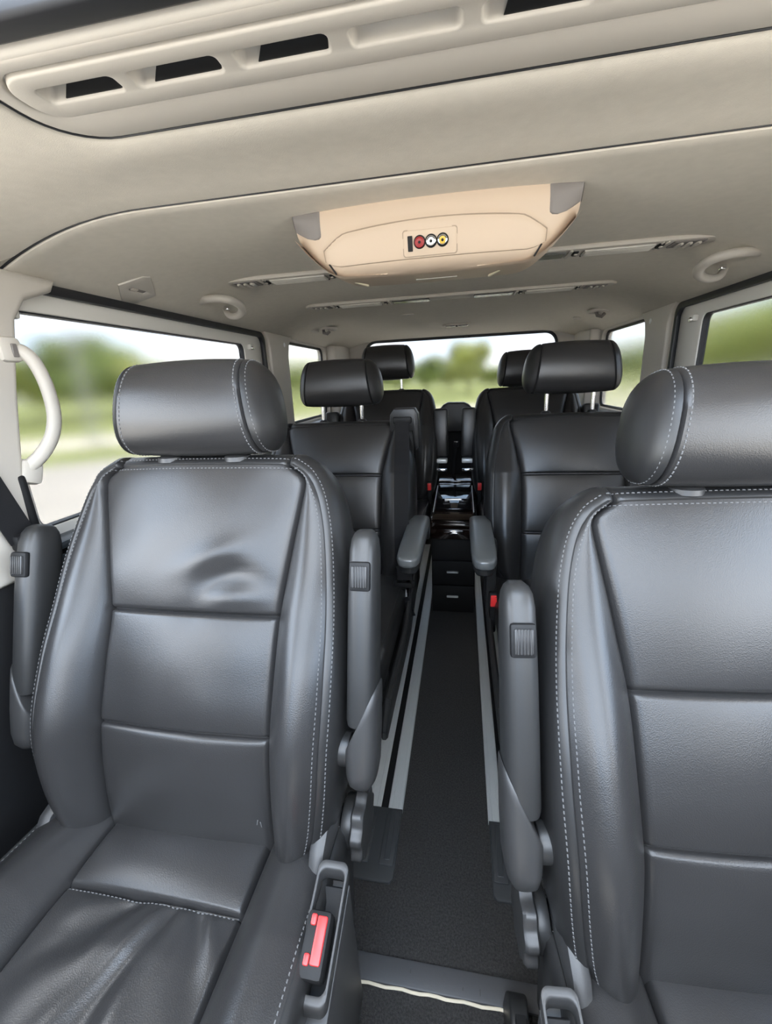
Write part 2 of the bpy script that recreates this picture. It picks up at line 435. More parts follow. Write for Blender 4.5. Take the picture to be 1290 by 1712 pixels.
def headrest(root, mat, center, hx=.108, ex=.136, a=.055, b=.077, tilt=10, posts=None, stitch=True, res=1.0, pz=None, name='headrest'):
    cx, cy, cz = center; n = int(44*res); tl = math.radians(tilt)
    def ring(x, k=1.0, ysh=0.0, grow=0.0):
        r = []
        for j in range(n):
            f = 2*PI*j/n; c, s_ = math.cos(f), math.sin(f)
            e = 2/2.7; yy = math.copysign(abs(c)**e, c)*(a*k+grow); zz = math.copysign(abs(s_)**e, s_)*(b*k+grow)
            if yy < 0: yy *= 1.0 + .10*(1-(zz/b)**2 if abs(zz) < b else 0)
            y2 = yy*math.cos(tl)+zz*math.sin(tl); z2 = -yy*math.sin(tl)+zz*math.cos(tl)
            r.append(Vector((cx+x-math.copysign(.011, x)*min(1, abs(x)/hx)*zz/b, cy+y2+ysh, cz+z2)))
        return r
    st = []
    xs = [hx*(-1+2*i/20) for i in range(21)]
    for x in xs:
        st.append(ring(x, 1-.05*(x/hx)**2))
    q = B(); body = [ring(-hx+.0018, .95, 0, -.0045)] + [ring(-hx+.004, .95, 0, 0)] + st[1:-1] + [ring(hx-.004, .95, 0, 0), ring(hx-.0018, .95, 0, -.0045)]
    q.loft(body, caps=False)
    hr = q.build(name, mat, root, angle=60)
    for sg in (-1, 1):
        q = B(); rr = [ring(sg*(hx-.0018), .95, 0, -.0045), ring(sg*(hx+.002), .945, 0, 0)]
        for t in (.12, .25, .4, .55, .7, .82, .91, .97, 1.0):
            k = .945*math.sqrt(max(0, 1-t*t))**.85
            rr.append(ring(sg*(hx+.002+(ex-hx)*t), max(k, .02), .020*t))
        q.loft(rr, caps=False); q.add(rr[-1], [tuple(range(n))])
        q.build('headrest_end', M_BOX if mat is M_LEATHER else mat, hr, angle=60)
    if stitch:
        q = B()
        for sg in (-1, 1):
            for x, k in ((hx-.0085, .954), (hx+.0075, .925)):
                r = ring(sg*x, k, .020*max(0, (x-hx)/(ex-hx))); r.append(r[0].copy()); c = Vector((cx+sg*x*.8, cy, cz))
                ln = []
                for i_, p in enumerate(r):
                    t = r[(i_+1) % n]-r[(i_-1) % n]; nn = Vector((sg*.15 if x < hx else sg*.6, 0, 0)) + Vector((0, (p-c).y, (p-c).z)).normalized()
                    ln.append((p + nn.normalized()*.0006, nn.normalized()))
                w = dashes(ln, .0066, .0044); q.add(w.v, w.f)
        o = q.build('stitching', M_STITCH, hr, smooth=False); o['kind'] = 'stuff'
    if posts:
        dx, zlow, zhi, py0, py1 = posts
        for sg in (-1, 1):
            q = B().tube([(cx+sg*dx, cy+py0, zlow), (cx+sg*dx, cy+py1, zhi)], .0065, n=14, up=(0, 1, 0))
            tag(q.build('headrest_post', M_CHROME, root), 'chrome headrest post')
            c = B().lathe([(.017, 0), (.016, .006), (.011, .012), (.0075, .013)], (cx+sg*dx, cy+py0, zlow+.004), None, 18)
            c.build('post_collar', M_PLASTIC, root)
    return hr

def cushion(root, zc, y0, y1, yc, S=.14, W=.243, Bo=.05, res=1.0, wrinkle=True, stitch=True, drop=.13, mat=None, side=None):
    """seat cushion: y0 front edge, y1 rear edge, yc cross seam"""
    mat = mat or M_LEATHER; side = side or M_BOX
    nc, nb, nr = int(40*res), int(12*res), int(56*res)
    ysx = sorted(set([round(y0+(y1-y0)*i/nr, 5) for i in range(nr+1)] + [round(yc+k, 5) for k in (-.007, -.0045, -.0025, -.001, .001, .0025, .0045, .007)]))
    def Wf(y):
        t = max(0, (y0+.10-y)/.10); return W - .05*t*t
    def h(x, y):
        a = abs(x); w = Wf(y); g = math.exp(-((a-S)/.0034)**2)*.007
        front = -.06*max(0, (y0+.12-y)/.12)**2
        base = zc + .02*max(0, (yc-y)/(yc-y0))*.6
        if a <= S:
            q = a/S; lat = max(0, 1-q*q)
            if y > yc:
                v = (y-yc)/(y1-yc); d = .018*max(0, 4*v*(1-v))**.5*lat**.35 - .004*v
            else:
                v = (yc-y)/(yc-y0); d = .011*min(1, v*8)**.6*lat**.4
                if wrinkle:
                    dx, dy = x-.05, (yc-y)+.05; r = math.hypot(dx, dy); th = math.atan2(dx, dy)
                    env = math.exp(-((r-.10)/.17)**2)*min(1, (yc-y)/.012)*lat**.4
                    d += env*(.0042*math.sin(10*th+2.2*mnoise.noise(Vector((x*9, y*9, 2)))+.6) + .0016*math.sin(19*th+2+3*mnoise.noise(Vector((x*12, y*12, 7)))))
                    d += .004*mnoise.noise(Vector((x*11+2, y*7, .5)))*lat**.4
            d -= math.exp(-((y-yc)/.0028)**2)*.007
        else:
            t = min(1, (a-S)/(w-S)); d = Bo*(1-.45*max(0, (y-y1+.16)/.16))*math.sin(2.35*t**.9) + .003*math.sin(PI*t) + .003*mnoise.noise(Vector((x*8, y*8, 5)))
        return base + d - g + front
    tb = sorted(set([round(i/nb, 4) for i in range(nb+1)]+[.04, .10, .95]))
    tcn = [math.sin(PI/2*(2*i/nc-1)) for i in range(nc+1)]
    G = []
    for y in ysx:
        w = Wf(y)
        xs = [-(S+(w-S)*t) for t in reversed(tb)] + [S*c for c in tcn[1:-1]] + [S+(w-S)*t for t in tb]
        G.append([Vector((x, y, h(x, y))) for x in xs])
    nx = len(G[0]); c0, c1 = len(tb)-1, nx-len(tb); rc = min(range(len(ysx)), key=lambda i: abs(ysx[i]-(yc-.001)))
    def patch(i0, i1, j0, j1):
        q = B(); w = j1-j0+1
        return q.add([G[i][j] for i in range(i0, i1+1) for j in range(j0, j1+1)], [(a*w+b, a*w+b+1, (a+1)*w+b+1, (a+1)*w+b) for a in range(i1-i0) for b in range(w-1)])
    loop = [G[i][0] for i in range(len(ysx)-1, -1, -1)] + [G[0][j] for j in range(1, nx)] + [G[i][nx-1] for i in range(1, len(ysx))] + [G[-1][j] for j in range(nx-2, 0, -1)]
    m = len(loop); rings = []
    nn = []
    for k in range(m):
        t = loop[(k+2) % m]-loop[(k-2) % m]; v = Vector((t.y, -t.x, 0)); v = v.normalized() if v.length > 1e-7 else Vector((1, 0, 0))
        c = loop[k]-Vector((0, (y0+y1)/2, 0)); v = v if v.dot(Vector((c.x, c.y, 0))) > 0 else -v
        nn.append(v)
    for (o, d) in ((0, 0), (.0025, .0012), (.006, -.001), (.012, -.008), (.015, -.022), (.013, -.055), (.006, -drop)):
        rings.append([loop[k] + nn[k]*o + Vector((0, 0, d)) for k in range(m)])
    s_ = B().loft(rings, caps=False); s_.add(rings[-1], [tuple(range(m))])
    cu = s_.build('cushion', side, root)
    patch(0, len(ysx)-1, 0, c0).build('bolster', mat, cu); patch(0, len(ysx)-1, c1, nx-1).build('bolster', mat, cu)
    patch(0, rc, c0, c1).build('seat_panel', mat, cu)
    patch(rc, len(ysx)-1, c0, c1).build('seat_panel', mat, cu)
    if stitch:
        st = B()
        for sg in (-1, 1):
            ln = []
            for i in range(3, len(ysx)-3):
                y = ysx[i]; x = sg*(Wf(y)-.004); ln.append((Vector((x, y, h(x, y))), Vector((sg*.3, 0, 1)).normalized()))
            w = dashes(ln); st.add(w.v, w.f)
        for k in range(-1, 2, 2): pass
        ln = [(Vector((x, yc-.0045, h(x, yc-.0045))), Vector((0, 0, 1))) for x in [S*.97*(-1+2*i/40) for i in range(41)]]
        w = dashes(ln); st.add(w.v, w.f)
        st.build('stitching', M_STITCH, cu, smooth=False)['kind'] = 'stuff'
    return cu

def seat_arm(root, x, inner, dz=0.0, s0=-.012, s1=.395, base=(.045, .523), top=(.147, .838), w=.0225, d=.036):
    """armrest folded upright beside the back, with its pivot housing and thumb wheel; inner = +1 when the aisle lies towards +x"""
    p0 = Vector((x, base[0], base[1]+dz)); p1 = Vector((x, top[0], top[1]+dz)); ln = (p1-p0).length; t = (p1-p0)/ln
    fn = Vector((0, -t.z, t.y)); X = Vector((1, 0, 0))
    def ring(s, w_, d_, sh=0.0, n=28, ex=2.9, xo=0.0, cut=0.0):
        r = []
        for j in range(n):
            f = 2*PI*j/n; c, q = math.cos(f), math.sin(f); e = 2/ex
            r.append(p0 + t*(s+cut*inner*math.copysign(abs(c)**e, c)) + X*(xo+math.copysign(abs(c)**e, c)*w_) + fn*(sh+math.copysign(abs(q)**e, q)*d_))
        return r
    q = B(); L_ = ln
    prof = [(.045, .70, .75), (.048, .94, .96), (.055, 1, 1), (.12, 1, 1), (.22, .99, .98), (L_-.06, .96, .92), (L_-.03, .93, .86), (L_-.014, .84, .74), (L_-.005, .66, .58), (L_, .40, .34)]
    q.loft([ring(s, w*a, d*b, -.004*(1-b)) for s, a, b in prof])
    arm = q.build('armrest', M_PLASTIC, root, angle=50)
    # pivot housing: a rounded cup below the arm, cut on a slant towards the aisle
    q = B()
    hp = [(-.050, .35, .35, 0), (-.047, .62, .62, 0), (-.038, .88, .86, .002), (-.020, 1.04, 1.0, .006), (.015, 1.10, 1.06, .016), (.045, 1.10, 1.06, .040), (.055, 1.08, 1.05, .048), (.058, 1.01, 1.0, .048)]
    q.loft([ring(s, w*a, d*b, 0, xo=.001*inner, cut=k) for s, a, b, k in hp])
    q.build('pivot_housing', M_PLASTIC2, arm, angle=50)
    q = B().cyl(p0+Vector((-inner*.018, .0, .0)), p0+Vector((-inner*.052, .0, .0)), .024, 24, bev=.004); q.build('pivot_pin', M_PLASTIC, arm)
    # wheel
    sw = L_*.80; c = p0+t*sw+fn*(d*.93); rot = Matrix((X, fn, t)).transposed().to_4x4()
    B().box(c, (.031, .010, .042), .004, 2, rot).build('wheel_bezel', M_BLACK, arm)
    q = B().box(c+fn*.004, (.023, .008, .031), .002, 2, rot)
    for k in range(5): q.box(c+fn*.0085+X*(.0038*(k-2)), (.0022, .002, .030), .0006, 1, rot)
    q.build('thumb_wheel', M_PLASTIC2, arm)
    return arm

def front_seat(name, label, loc, rz, dz, inner, buckle, dent):
    r = thing(name, label, 'car seat', loc, rz)
    Back(dz=dz, dent=dent).build('backrest', r, M_LEATHER, M_BOX)
    headrest(r, M_LEATHER, (0, .222, 1.018+dz))
    for sg in (-1, 1):
        B().lathe([(.022, -.004), (.021, .003), (.016, .006)], (sg*.062, .215, .938+dz), None, 22).build('post_collar', M_PLASTIC2, r)
    cushion(r, .357+dz, -.56, .03, -.093, res=1.9)
    seat_arm(r, .290*inner, inner, dz); seat_arm(r, -.290*inner, -inner, dz)
    # pedestal and side shield towards the aisle
    B().box((0, -.20, .12), (.40, .44, .236), .02).build('pedestal', M_BLACK, r)
    for s_ in (-inner, inner):
        if s_ == inner:
            poly = [(-.54, .10), (-.52, .33+dz), (-.40, .345+dz), (-.18, .338+dz), (-.06, .368+dz), (-.035, .410+dz), (.0, .430+dz), (.04, .422+dz), (.085, .36+dz), (.10, .26), (.07, .10)]
        else:
            poly = [(-.08, .10), (-.07, .36+dz), (-.035, .400+dz), (.03, .420+dz), (.085, .36+dz), (.10, .26), (.07, .10)]
        q = B().prism(poly, lambda a, b, c, s_=s_: (s_*(.218+c), a, b), .026, .010, 2)
        q.build('side_shield', M_PLASTIC2, r, angle=30)
    kz = .355+dz
    B().cyl((inner*.246, .060, kz), (inner*.266, .060, kz), .040, 28, bev=.004).build('knob_boss', M_PLASTIC, r)
    rings = []
    for xo, k in ((.264, .92), (.267, 1.0), (.280, 1.0), (.284, .93), (.285, .5)):
        rings.append([Vector((inner*xo, .060+.050*k*(1+.07*math.cos(9*f))*math.cos(f), kz+.050*k*(1+.07*math.cos(9*f))*math.sin(f))) for f in [2*PI*j/72 for j in range(72)]])
    B().loft(rings).build('recline_knob', M_PLASTIC2, r, angle=40)
    # buckle pocket
    bx = inner*.262
    q = plate(rrect(bx, -.105, .043, .128, .010), [rrect(bx, -.105, .034, .108, .008)], lambda a, b, c: (a, b, .372+dz+c+(b+.105)*.35), .022, .003)
    q.build('buckle_pocket', M_PLASTIC2, r)
    B().box((bx, -.105, .362+dz), (.036, .112, .006), .002, 1, Matrix.Rotation(.337, 4, 'X')).build('pocket_floor', M_BLACK, r)
    q = B().prism([(-.185, .10), (-.178, .325+dz), (-.04, .372+dz), (-.03, .10)], lambda a, b, c: (inner*(.236+c), a, b), .046, .008, 2)
    q.build('buckle_housing', M_PLASTIC2, r, angle=30)
    if buckle:
        rot = Matrix.Rotation(.337, 4, 'X')
        bk = B().box((bx-inner*.002, -.122, .388+dz), (.031, .062, .030), .005, 2, rot).build('buckle_body', M_BLACK, r)
        c = Vector((bx-inner*.001, -.124, .4035+dz))
        q = B().box(c+Vector((.004, 0, 0)), (.0125, .044, .006), .002, 2, rot)
        q.box(c+Vector((-.007, .0165, .0060)), (.007, .011, .006), .002, 2, rot); q.box(c+Vector((-.007, -.0165, -.0060)), (.007, .011, .006), .002, 2, rot)
        tag(q.build('release_button', M_RED, bk), 'red release button')
    return r

def rear_seat(name, label, loc, zmap, buckle_side, hz, hr_dims, belt=True, arms='down', ys=.67, zc=.42, group=None, res=.62):
    r = thing(name, label, 'car seat', loc, 0.0, group)
    bk = Back(zmap=zmap, ys=ys, square=.35, bol=.8)
    bk.build('backrest', r, M_LEATHER, M_BOX, res=res, stitch=False)
    zt = bk.real(.925); yt = T_Y(.925)*ys
    hx, ex, a, b = hr_dims
    headrest(r, M_LEATHER, (0, yt+.055, hz), hx, ex, a, b, 6, posts=(.070, zt+.004, hz-b+.02, 0.0, .0), stitch=False, res=.7)
    cushion(r, zc, -.52, .03, -.10, W=.226 if arms == 'down' else .212, Bo=.018, res=.6, wrinkle=False, stitch=False, drop=.10)
    # skirt that narrows to the floor rails
    for s_ in ((-1, 1) if arms == 'down' else ()):
        poly = [(-.50, .235), (-.53, .29), (-.515, zc-.05), (-.22, zc-.07), (-.08, zc-.03), (.06, zc+.02), (.10, zc-.10), (.08, .15), (-.10, .17)]
        B().prism(poly, lambda A, Bq, c, s_=s_: (s_*(.195+.05*min(1, Bq/.35)+c*.9), A, Bq), .018, .005, 1).build('side_shield', M_PLASTIC, r, angle=30)
    B().box((0, -.20, zc*.5-.02), (.33, .36, zc-.10), .02).build('pedestal', M_BLACK, r)
    if arms == 'down':
        for s_ in (-1, 1):
            ring = lambda y, w, h_, z: [Vector((s_*.278+math.copysign(abs(math.cos(f))**.6, math.cos(f))*w, y, z+math.copysign(abs(math.sin(f))**.6, math.sin(f))*h_)) for f in [2*PI*j/28 for j in range(28)]]
            Q = [(-.305, .010, .008), (-.302, .018, .012), (-.292, .025, .015), (-.27, .031, .017), (-.20, .0335, .018), (-.05, .0335, .018), (.045, .033, .018), (.055, .029, .015)]
            a_ = B().loft([ring(y, w, h_, .603-.012*(y+.30)*0) for y, w, h_ in Q]).build('armrest', M_ARM, r, angle=50)
            Q = [(-.285, .010, .010), (-.275, .022, .016), (-.25, .027, .019), (-.10, .028, .022), (.03, .028, .030), (.06, .026, .032), (.07, .020, .026)]
            B().loft([ring(y, w, h_, .578) for y, w, h_ in Q]).build('armrest_shell', M_PLASTIC, a_, angle=50)
            B().cyl((s_*.235, .045, .575), (s_*.31, .045, .575), .036, 24, bev=.005).build('armrest_pivot', M_PLASTIC, a_)
    else:
        for s_ in (-1, 1):
            rot = Matrix.Rotation(-.10, 4, 'X')
            a_ = B().box((s_*.277, .075, .79), (.068, .055, .235), .012, 3, rot).build('armrest', M_LEATHER, r)
            B().box((s_*.277, .05, .655), (.062, .06, .022), .005, 2, rot).build('armrest_pivot', M_ALU, a_)
            B().box((s_*.277, .05, .61), (.060, .05, .012), .003, 2, rot).build('hinge_plate', M_CHROME, a_)
    # buckle
    bs = buckle_side; by, bz, bx2 = (-.13, zc-.045, .244) if arms == 'down' else (-.02, zc+.03, .224)
    if arms == 'down': B().box((bs*.246, -.060, zc+.06), (.030, .05, .20), .008).build('side_bracket', M_PLASTIC2, r)
    st = B().box((bs*bx2, by, bz), (.020, .05, .11), .006, 2).build('buckle_stalk', M_BLACK, r)
    bb = B().box((bs*bx2, by-.025, bz+.055), (.026, .020, .052), .005, 2).build('buckle_body', M_BLACK, r)
    q = B().box((bs*bx2, by-.034, bz+.057), (.017, .008, .036), .002, 2); q.box((bs*(bx2-.006), by-.0385, bz+.057), (.006, .003, .030), .001, 1)
    tag(q.build('release_button', M_RED, bb), 'red release button')
    if belt:
        # belt guide on the shoulder and webbing down to the tongue
        x0 = .222
        poly = [(-.05, -.02), (-.045, .035), (-.030, .055), (.040, .055), (.052, .035), (.055, -.075), (.040, -.085), (.030, -.02)]
        g = B().prism(poly, lambda A, Bq, c: (x0+A*.95, yt-.012+c-Bq*.1, zt+Bq), .06, .008, 2).build('belt_guide', M_PLASTIC, r, angle=40)
        B().box((x0-.002, yt-.016, zt+.018), (.062, .012, .022), .005, 2).build('guide_slot', M_BLACK, g)
        def web(pts, w, nm, par):
            q = B(); rg = []
            for (x, y, z, nx_, ny_) in pts:
                q_ = Vector((x, y, z)); rg.append([q_+Vector((-w, 0, 0)), q_+Vector((w, 0, 0)), q_+Vector((w, -.0025, .0008)), q_+Vector((-w, -.0025, .0008))])
            q.loft(rg); return q.build(nm, M_BELT, par, smooth=False)
        pts = []
        for k in range(15):
            zc_ = .915-.50*k/14; p, n = bk.spine(zc_); pp = p+n*(bk.depth(.205, zc_)+.016)
            pts.append((x0-.002+.012*k/14, pp.y, pp.z+(.012 if k == 0 else 0), 0, 0))
        pts.append((x0+.014, -.060, zc+.050, 0, 0)); pts.append((x0+.018, -.088, zc+.030, 0, 0))
        bl = web(pts, .0235, 'belt_webbing', r)
        lx, ly, lz = pts[-1][0], pts[-1][1]-.012, pts[-1][2]-.012
        q = B().box((lx, ly, lz), (.062, .010, .018), .004, 2); q.box((lx-.028, ly, lz+.006), (.014, .012, .022), .004, 2); q.box((lx+.028, ly, lz+.006), (.014, .012, .022), .004, 2)
        tq = q.build('belt_tongue', M_BLACK, r)
        q = plate(rrect(0, 0, .024, .038, .004), [rrect(0, .002, .012, .020, .002)], lambda A, Bq, c: (lx-.004+A, ly-.004-Bq*.3-c, lz-.026+Bq), .003)
        tag(q.build('tongue_plate', M_CHROME, tq, smooth=False), 'chrome belt tongue')
        B().tube([(lx, ly-.002, lz-.04), (lx+.008, ly+.01, lz-.08), (lx+.016, ly+.04, lz-.13)], .0025, .012, n=10, up=(1, 0, 0)).build('belt_anchor', M_BELT, tq)
    return r


# ------------------------------------------------------------------ the cabin shell
XL, XR = -0.80, 0.73
HW = (XR-XL)/2
def zceil(x, y):
    u = abs(x-XC); z = 1.322
    if u > .46: z -= .066*((u-.46)/(HW-.46))**2.1
    if y > 2.55: z -= .016*((y-2.55)/.40)**2
    return z
struct(B().box((XC, 1.2, -.012), (1.56, 3.6, .024)).build('floor', M_CARPET), 'black carpet on the cabin floor')
# main headliner
q = B(); xs = [XL+(XR-XL)*i/60 for i in range(61)]; ys = [.7025, .7035, .706, .712, .722, .74] + [.78+2.18*i/40 for i in range(41)]
lip = {.7025: .012, .7035: .004, .706: .0005, .712: -.001, .722: -.0015, .74: -.0005}
rows = [[Vector((x, y, zceil(x, y)+lip.get(y, 0))) for x in xs] for y in ys]
q.loft(rows, caps=False, closed=False)
ceil = struct(q.build('ceiling', M_LINER), 'beige fabric headliner')
# front headliner round the sunroof surround
xa, xb, yt_, rc_ = -.435, .365, .515, .062
inner = []
for i in range(12): inner.append((xa, -.10+(yt_-rc_+.10)*i/12))
for i in range(9):
    a = PI - PI/2*i/8; inner.append((xa+rc_+rc_*math.cos(a), yt_-rc_+rc_*math.sin(a)))
for i in range(1, 24): inner.append((xa+rc_+(xb-xa-2*rc_)*i/24, yt_))
for i in range(9):
    a = PI/2 - PI/2*i/8; inner.append((xb-rc_+rc_*math.cos(a), yt_-rc_+rc_*math.sin(a)))
for i in range(1, 13): inner.append((xb, yt_-rc_-(yt_-rc_+.10)*i/12))
outer = []
for (x, y) in inner:
    if y <= yt_-rc_-1e-6: outer.append((XL if x < 0 else XR, y*(.66/.453) if y > 0 else y))
    else:
        d = Vector((x-(xa+rc_ if x < 0 else xb-rc_), y-(yt_-rc_)))
        if xa+rc_ < x < xb-rc_: outer.append((XL+ (XR-XL)*(.12+.76*(x-xa-rc_)/(xb-xa-2*rc_)), .6995))
        else:
            k = math.atan2(abs(d.x), d.y)/(PI/2)   # 0 along the front edge, 1 along the side
            cx_ = XL+.12*(XR-XL)*(1-k)**1 if x < 0 else XR-.12*(XR-XL)*(1-k)
            outer.append((cx_, .6995-.0395*max(0, (k-.75)*4)**2))
prof = [(0, .012), (.004, .005), (.012, .001), (.03, -.002), (.07, -.004), (.14, -.005), (.24, -.004), (.40, .000), (.6, .003), (.8, .003), (.95, .001), (.985, .0015), (.995, .005), (1.0, .012)]
rings = [[Vector((a[0]+(b[0]-a[0])*t, a[1]+(b[1]-a[1])*t, zceil(a[0]+(b[0]-a[0])*t, a[1]+(b[1]-a[1])*t)+dz)) for a, b in zip(inner, outer)] for t, dz in prof]
B().loft(rings, caps=False, closed=False).build('front_headliner', M_LINER, ceil)
q = B().tube([Vector((x, .7010, zceil(x, .701)+.0030)) for x in [XL+.01+(XR-XL-.02)*i/60 for i in range(61)]], .0019, n=6); q.build('headliner_seam', M_SEAL, ceil)
q = B().tube([Vector((a[0], a[1]-.0012, zceil(*a)-.0022)) for a in inner[4:-4]], .0011, n=6); q.build('surround_seam', M_SEAL, ceil)
# sunroof surround with its row of recesses
SL = [(-.388, -.308), (-.293, -.208), (-.192, -.110), (-.092, -.002), (.014, .096), (.112, .197), (.212, .292)]
ro = [(xa+.003, .389)] + [(xa+.003+.0, .389+(yt_-rc_-.389)*i/4) for i in range(1, 4)]
for i in range(9):
    a = PI - PI/2*i/8; ro.append((xa+.003+rc_+rc_*math.cos(a), yt_-.003-rc_+rc_*math.sin(a)))
for i in range(9):
    a = PI/2 - PI/2*i/8; ro.append((xb-.003-rc_+rc_*math.cos(a), yt_-.003-rc_+rc_*math.sin(a)))
ro += [(xb-.003, .42), (xb-.003, .389)]
ins = rrect(XC, .4365, .756, .063, .026, 8)
sur = plate(ro, [ins], lambda a, b, c: (a, b, zceil(a, b)-.004+c), .016, .004).build('sunroof_surround', M_TRIM, ceil, angle=50)
lipq = B(); pr = [(.389, -.004), (.386, -.0035), (.3835, .000), (.382, .006), (.381, .016)]
lipq.loft([[Vector((xa+.004+(xb-xa-.008)*i/30, y, 1.322+dz)) for i in range(31)] for y, dz in pr], caps=False, closed=False)
lipq.build('surround_lip', M_TRIM, ceil, angle=60)
ins2 = rrect(XC, .4365, .753, .060, .025, 8)
slots = [rrect((a+b)/2, .4345, b-a, .0205, .0055, 4) for a, b in SL]
ip = plate(ins2, slots, lambda a, b, c: (a, b, zceil(a, b)-.0055+c), .020, .0022).build('recess_panel', M_TRIM, ceil, angle=50)
for k, (a, b) in enumerate(SL):
    c = (a+b)/2
    q = B().box((c, .4345, 1.3405), (b-a+.004, .026, .006)); q.build('recess_floor', M_TRIM, ip)
    if k != 3:
        sg = -1 if c < XC else 1
        B().prism([(a+.016, 1.3195), (b-.003, 1.3195), (b-.003, 1.3340), (b-.007, 1.3370), (a+.022, 1.3370)], lambda A, Bq, c_: (A, .4436+c_, Bq), .004).build('recess_opening', M_BLACK, ip)
# seal and glass edge of the open sunroof, roof skin
q = plate(rrect(XC, .13, .84, .50, .06, 6), [rrect(XC, .125, .80, .462, .05, 6)], lambda a, b, c: (a, b, 1.3195+c), .020, .004)
q.build('sunroof_seal', M_SEAL, ceil, angle=50)
q = plate([(XL-.06, -.26), (XR+.06, -.26), (XR+.06, 3.06), (XL-.06, 3.06)], [rrect(XC, .155, .80, .56, .05, 6)], lambda a, b, c: (a, b, 1.362+c), .02)
struct(q.build('roof', M_PAINT, smooth=False), 'white painted roof skin')

# side walls with their windows
def side_wall(side, sg):
    X0 = XL if sg < 0 else XR
    fn = lambda a, b, c: (X0+sg*c, a, b)
    w1 = rrect(1.17, 1.005, 1.145, .500, .035, 6); w2 = rrect(2.29, 1.055, .600, .385, .040, 6)
    wf = rrect(.05, 1.01, .84, .46, .03, 4)
    ow = [(-.88, .0), (3.0, .0), (3.0, 1.33), (-.18, 1.33), (-.5, 1.16), (-.88, .90)]
    w = struct(plate(ow, [w1, w2, [(p[0], p[1]) for p in wf]], fn, .055, .006).build('wall_'+side, M_TRIM, smooth=True, angle=40))
    # dark lining below the belt line
    q = B().box((X0-sg*.012, 1.22, .385), (.026, 3.5, .77), .008); q.build('lower_lining', M_BLACK, w)
    q = B()
    q.box((X0-sg*.010, 1.16, .772), (.060, 1.12, .016), .006); q.build('belt_line_sill', M_SILL, w)
    for k in range(3):
        B().box((X0-sg*(.030+.004*k), 1.16, .742-.030*k), (.018, 1.12, .020), .006).build('door_ledge', M_SILL, w)
    B().box((X0-sg*.010, 2.32, .842), (.080, .78, .020), .008).build('rear_sill', M_SILL, w)
    # sliding window: seal, inner frame, pane, catches
    fr = struct(plate(rrect(1.17, 1.005, 1.150, .505, .037, 6), [rrect(1.17, 1.005, 1.112, .466, .030, 6)], lambda a, b, c: (X0+sg*(c-.010), a, b), .016, .004).build('window_%d' % (1 if sg < 0 else 3), M_SEAL, angle=40))
    plate(rrect(1.17, 1.005, 1.143, .498, .034, 6), [rrect(1.125, 1.002, .935, .405, .022, 6)], lambda a, b, c: (X0+sg*(.0075+c), a, b), .026, .004).build('window_frame', M_TRIMW, fr, angle=40)
    plate(rrect(1.125, 1.002, .950, .420, .024, 6), [rrect(1.125, 1.002, .929, .399, .020, 6)], lambda a, b, c: (X0+sg*(.012+c), a, b), .022, .002).build('pane_gasket', M_SEAL, fr, angle=40)
    B().box((X0+sg*.026, 1.125, 1.002), (.004, .94, .41)).build('window_pane', M_GLASS, fr, smooth=False)
    for y in (.70, 1.625):
        q = B().box((X0-sg*.002, y, 1.196), (.018, .034, .020), .005); q.build('window_catch', M_TRIMW, fr)
        B().cyl((X0-sg*.010, y-.010, 1.192), (X0-sg*.018, y-.010, 1.192), .006, 14, bev=.001).build('catch_pin', M_CHROME, fr)
    # quarter window
    f2 = struct(plate(rrect(2.29, 1.055, .604, .389, .041, 6), [rrect(2.29, 1.055, .578, .362, .034, 6)], lambda a, b, c: (X0+sg*(.022+c), a, b), .010, .002).build('window_%d' % (2 if sg < 0 else 4), M_SEAL, angle=40))
    B().box((X0+sg*.034, 2.29, 1.055), (.004, .60, .385)).build('window_pane', M_GLASS, f2, smooth=False)
    # pillar covers
    poly = [(1.775, .80), (1.955, .80), (1.965, 1.17), (1.985, 1.225), (2.03, 1.262), (1.735, 1.262), (1.765, 1.235), (1.775, 1.20)]
    t = struct(B().prism(poly, lambda a, b, c: (X0-sg*(c-.004), a, b), .020, .007, 3).build('trim_%d' % (1 if sg < 0 else 2), M_TRIM, angle=40))
    B().lathe([(.010, 0), (.010, .003), (.007, .0045)], (X0-sg*.014, 1.925, 1.222), Matrix(((0, 0, -sg), (0, 1, 0), (sg, 0, 0))), 18).build('pillar_button', M_WHITE, t)
    poly = [(2.615, .86), (2.95, .86), (2.95, 1.28), (2.605, 1.262), (2.612, 1.235)]
    struct(B().prism(poly, lambda a, b, c: (X0-sg*(c-.004), a, b), .060, .012, 3).build('trim_%d' % (3 if sg < 0 else 4), M_TRIM, angle=40))
    poly = [(.465, .74), (.575, .738), (.605, .80), (.618, .90), (.655, 1.06), (.688, 1.18), (.715, 1.215), (.775, 1.238), (.79, 1.262), (.465, 1.262)]
    struct(B().prism(poly, lambda a, b, c: (X0-sg*(c-.006), a, b), .040, .012, 3).build('trim_%d' % (5 if sg < 0 else 6), M_TRIM, angle=40))
side_wall('left', -1); side_wall('right', 1)
# front of the cabin behind the camera: dashboard, bulkhead and the posts of the windscreen
w = struct(B().box((XC, -.86, .48), (1.56, .06, .96), .01).build('wall_front', M_BLACK))
poly = [(-.84, .35), (-.50, .40), (-.44, .55), (-.47, .74), (-.55, .83), (-.84, .90)]
B().prism(poly, lambda a, b, c: (XL+.03+c, a, b), XR-XL-.06, .02, 2).build('dashboard', M_PLASTIC, w, angle=40)
for x in (XL-.02, XR+.02):
    B().tube([(x, -.84, .92), (x, -.50, 1.16), (x, -.20, 1.335)], .035, .05, 12).build('windscreen_post', M_TRIM, w)
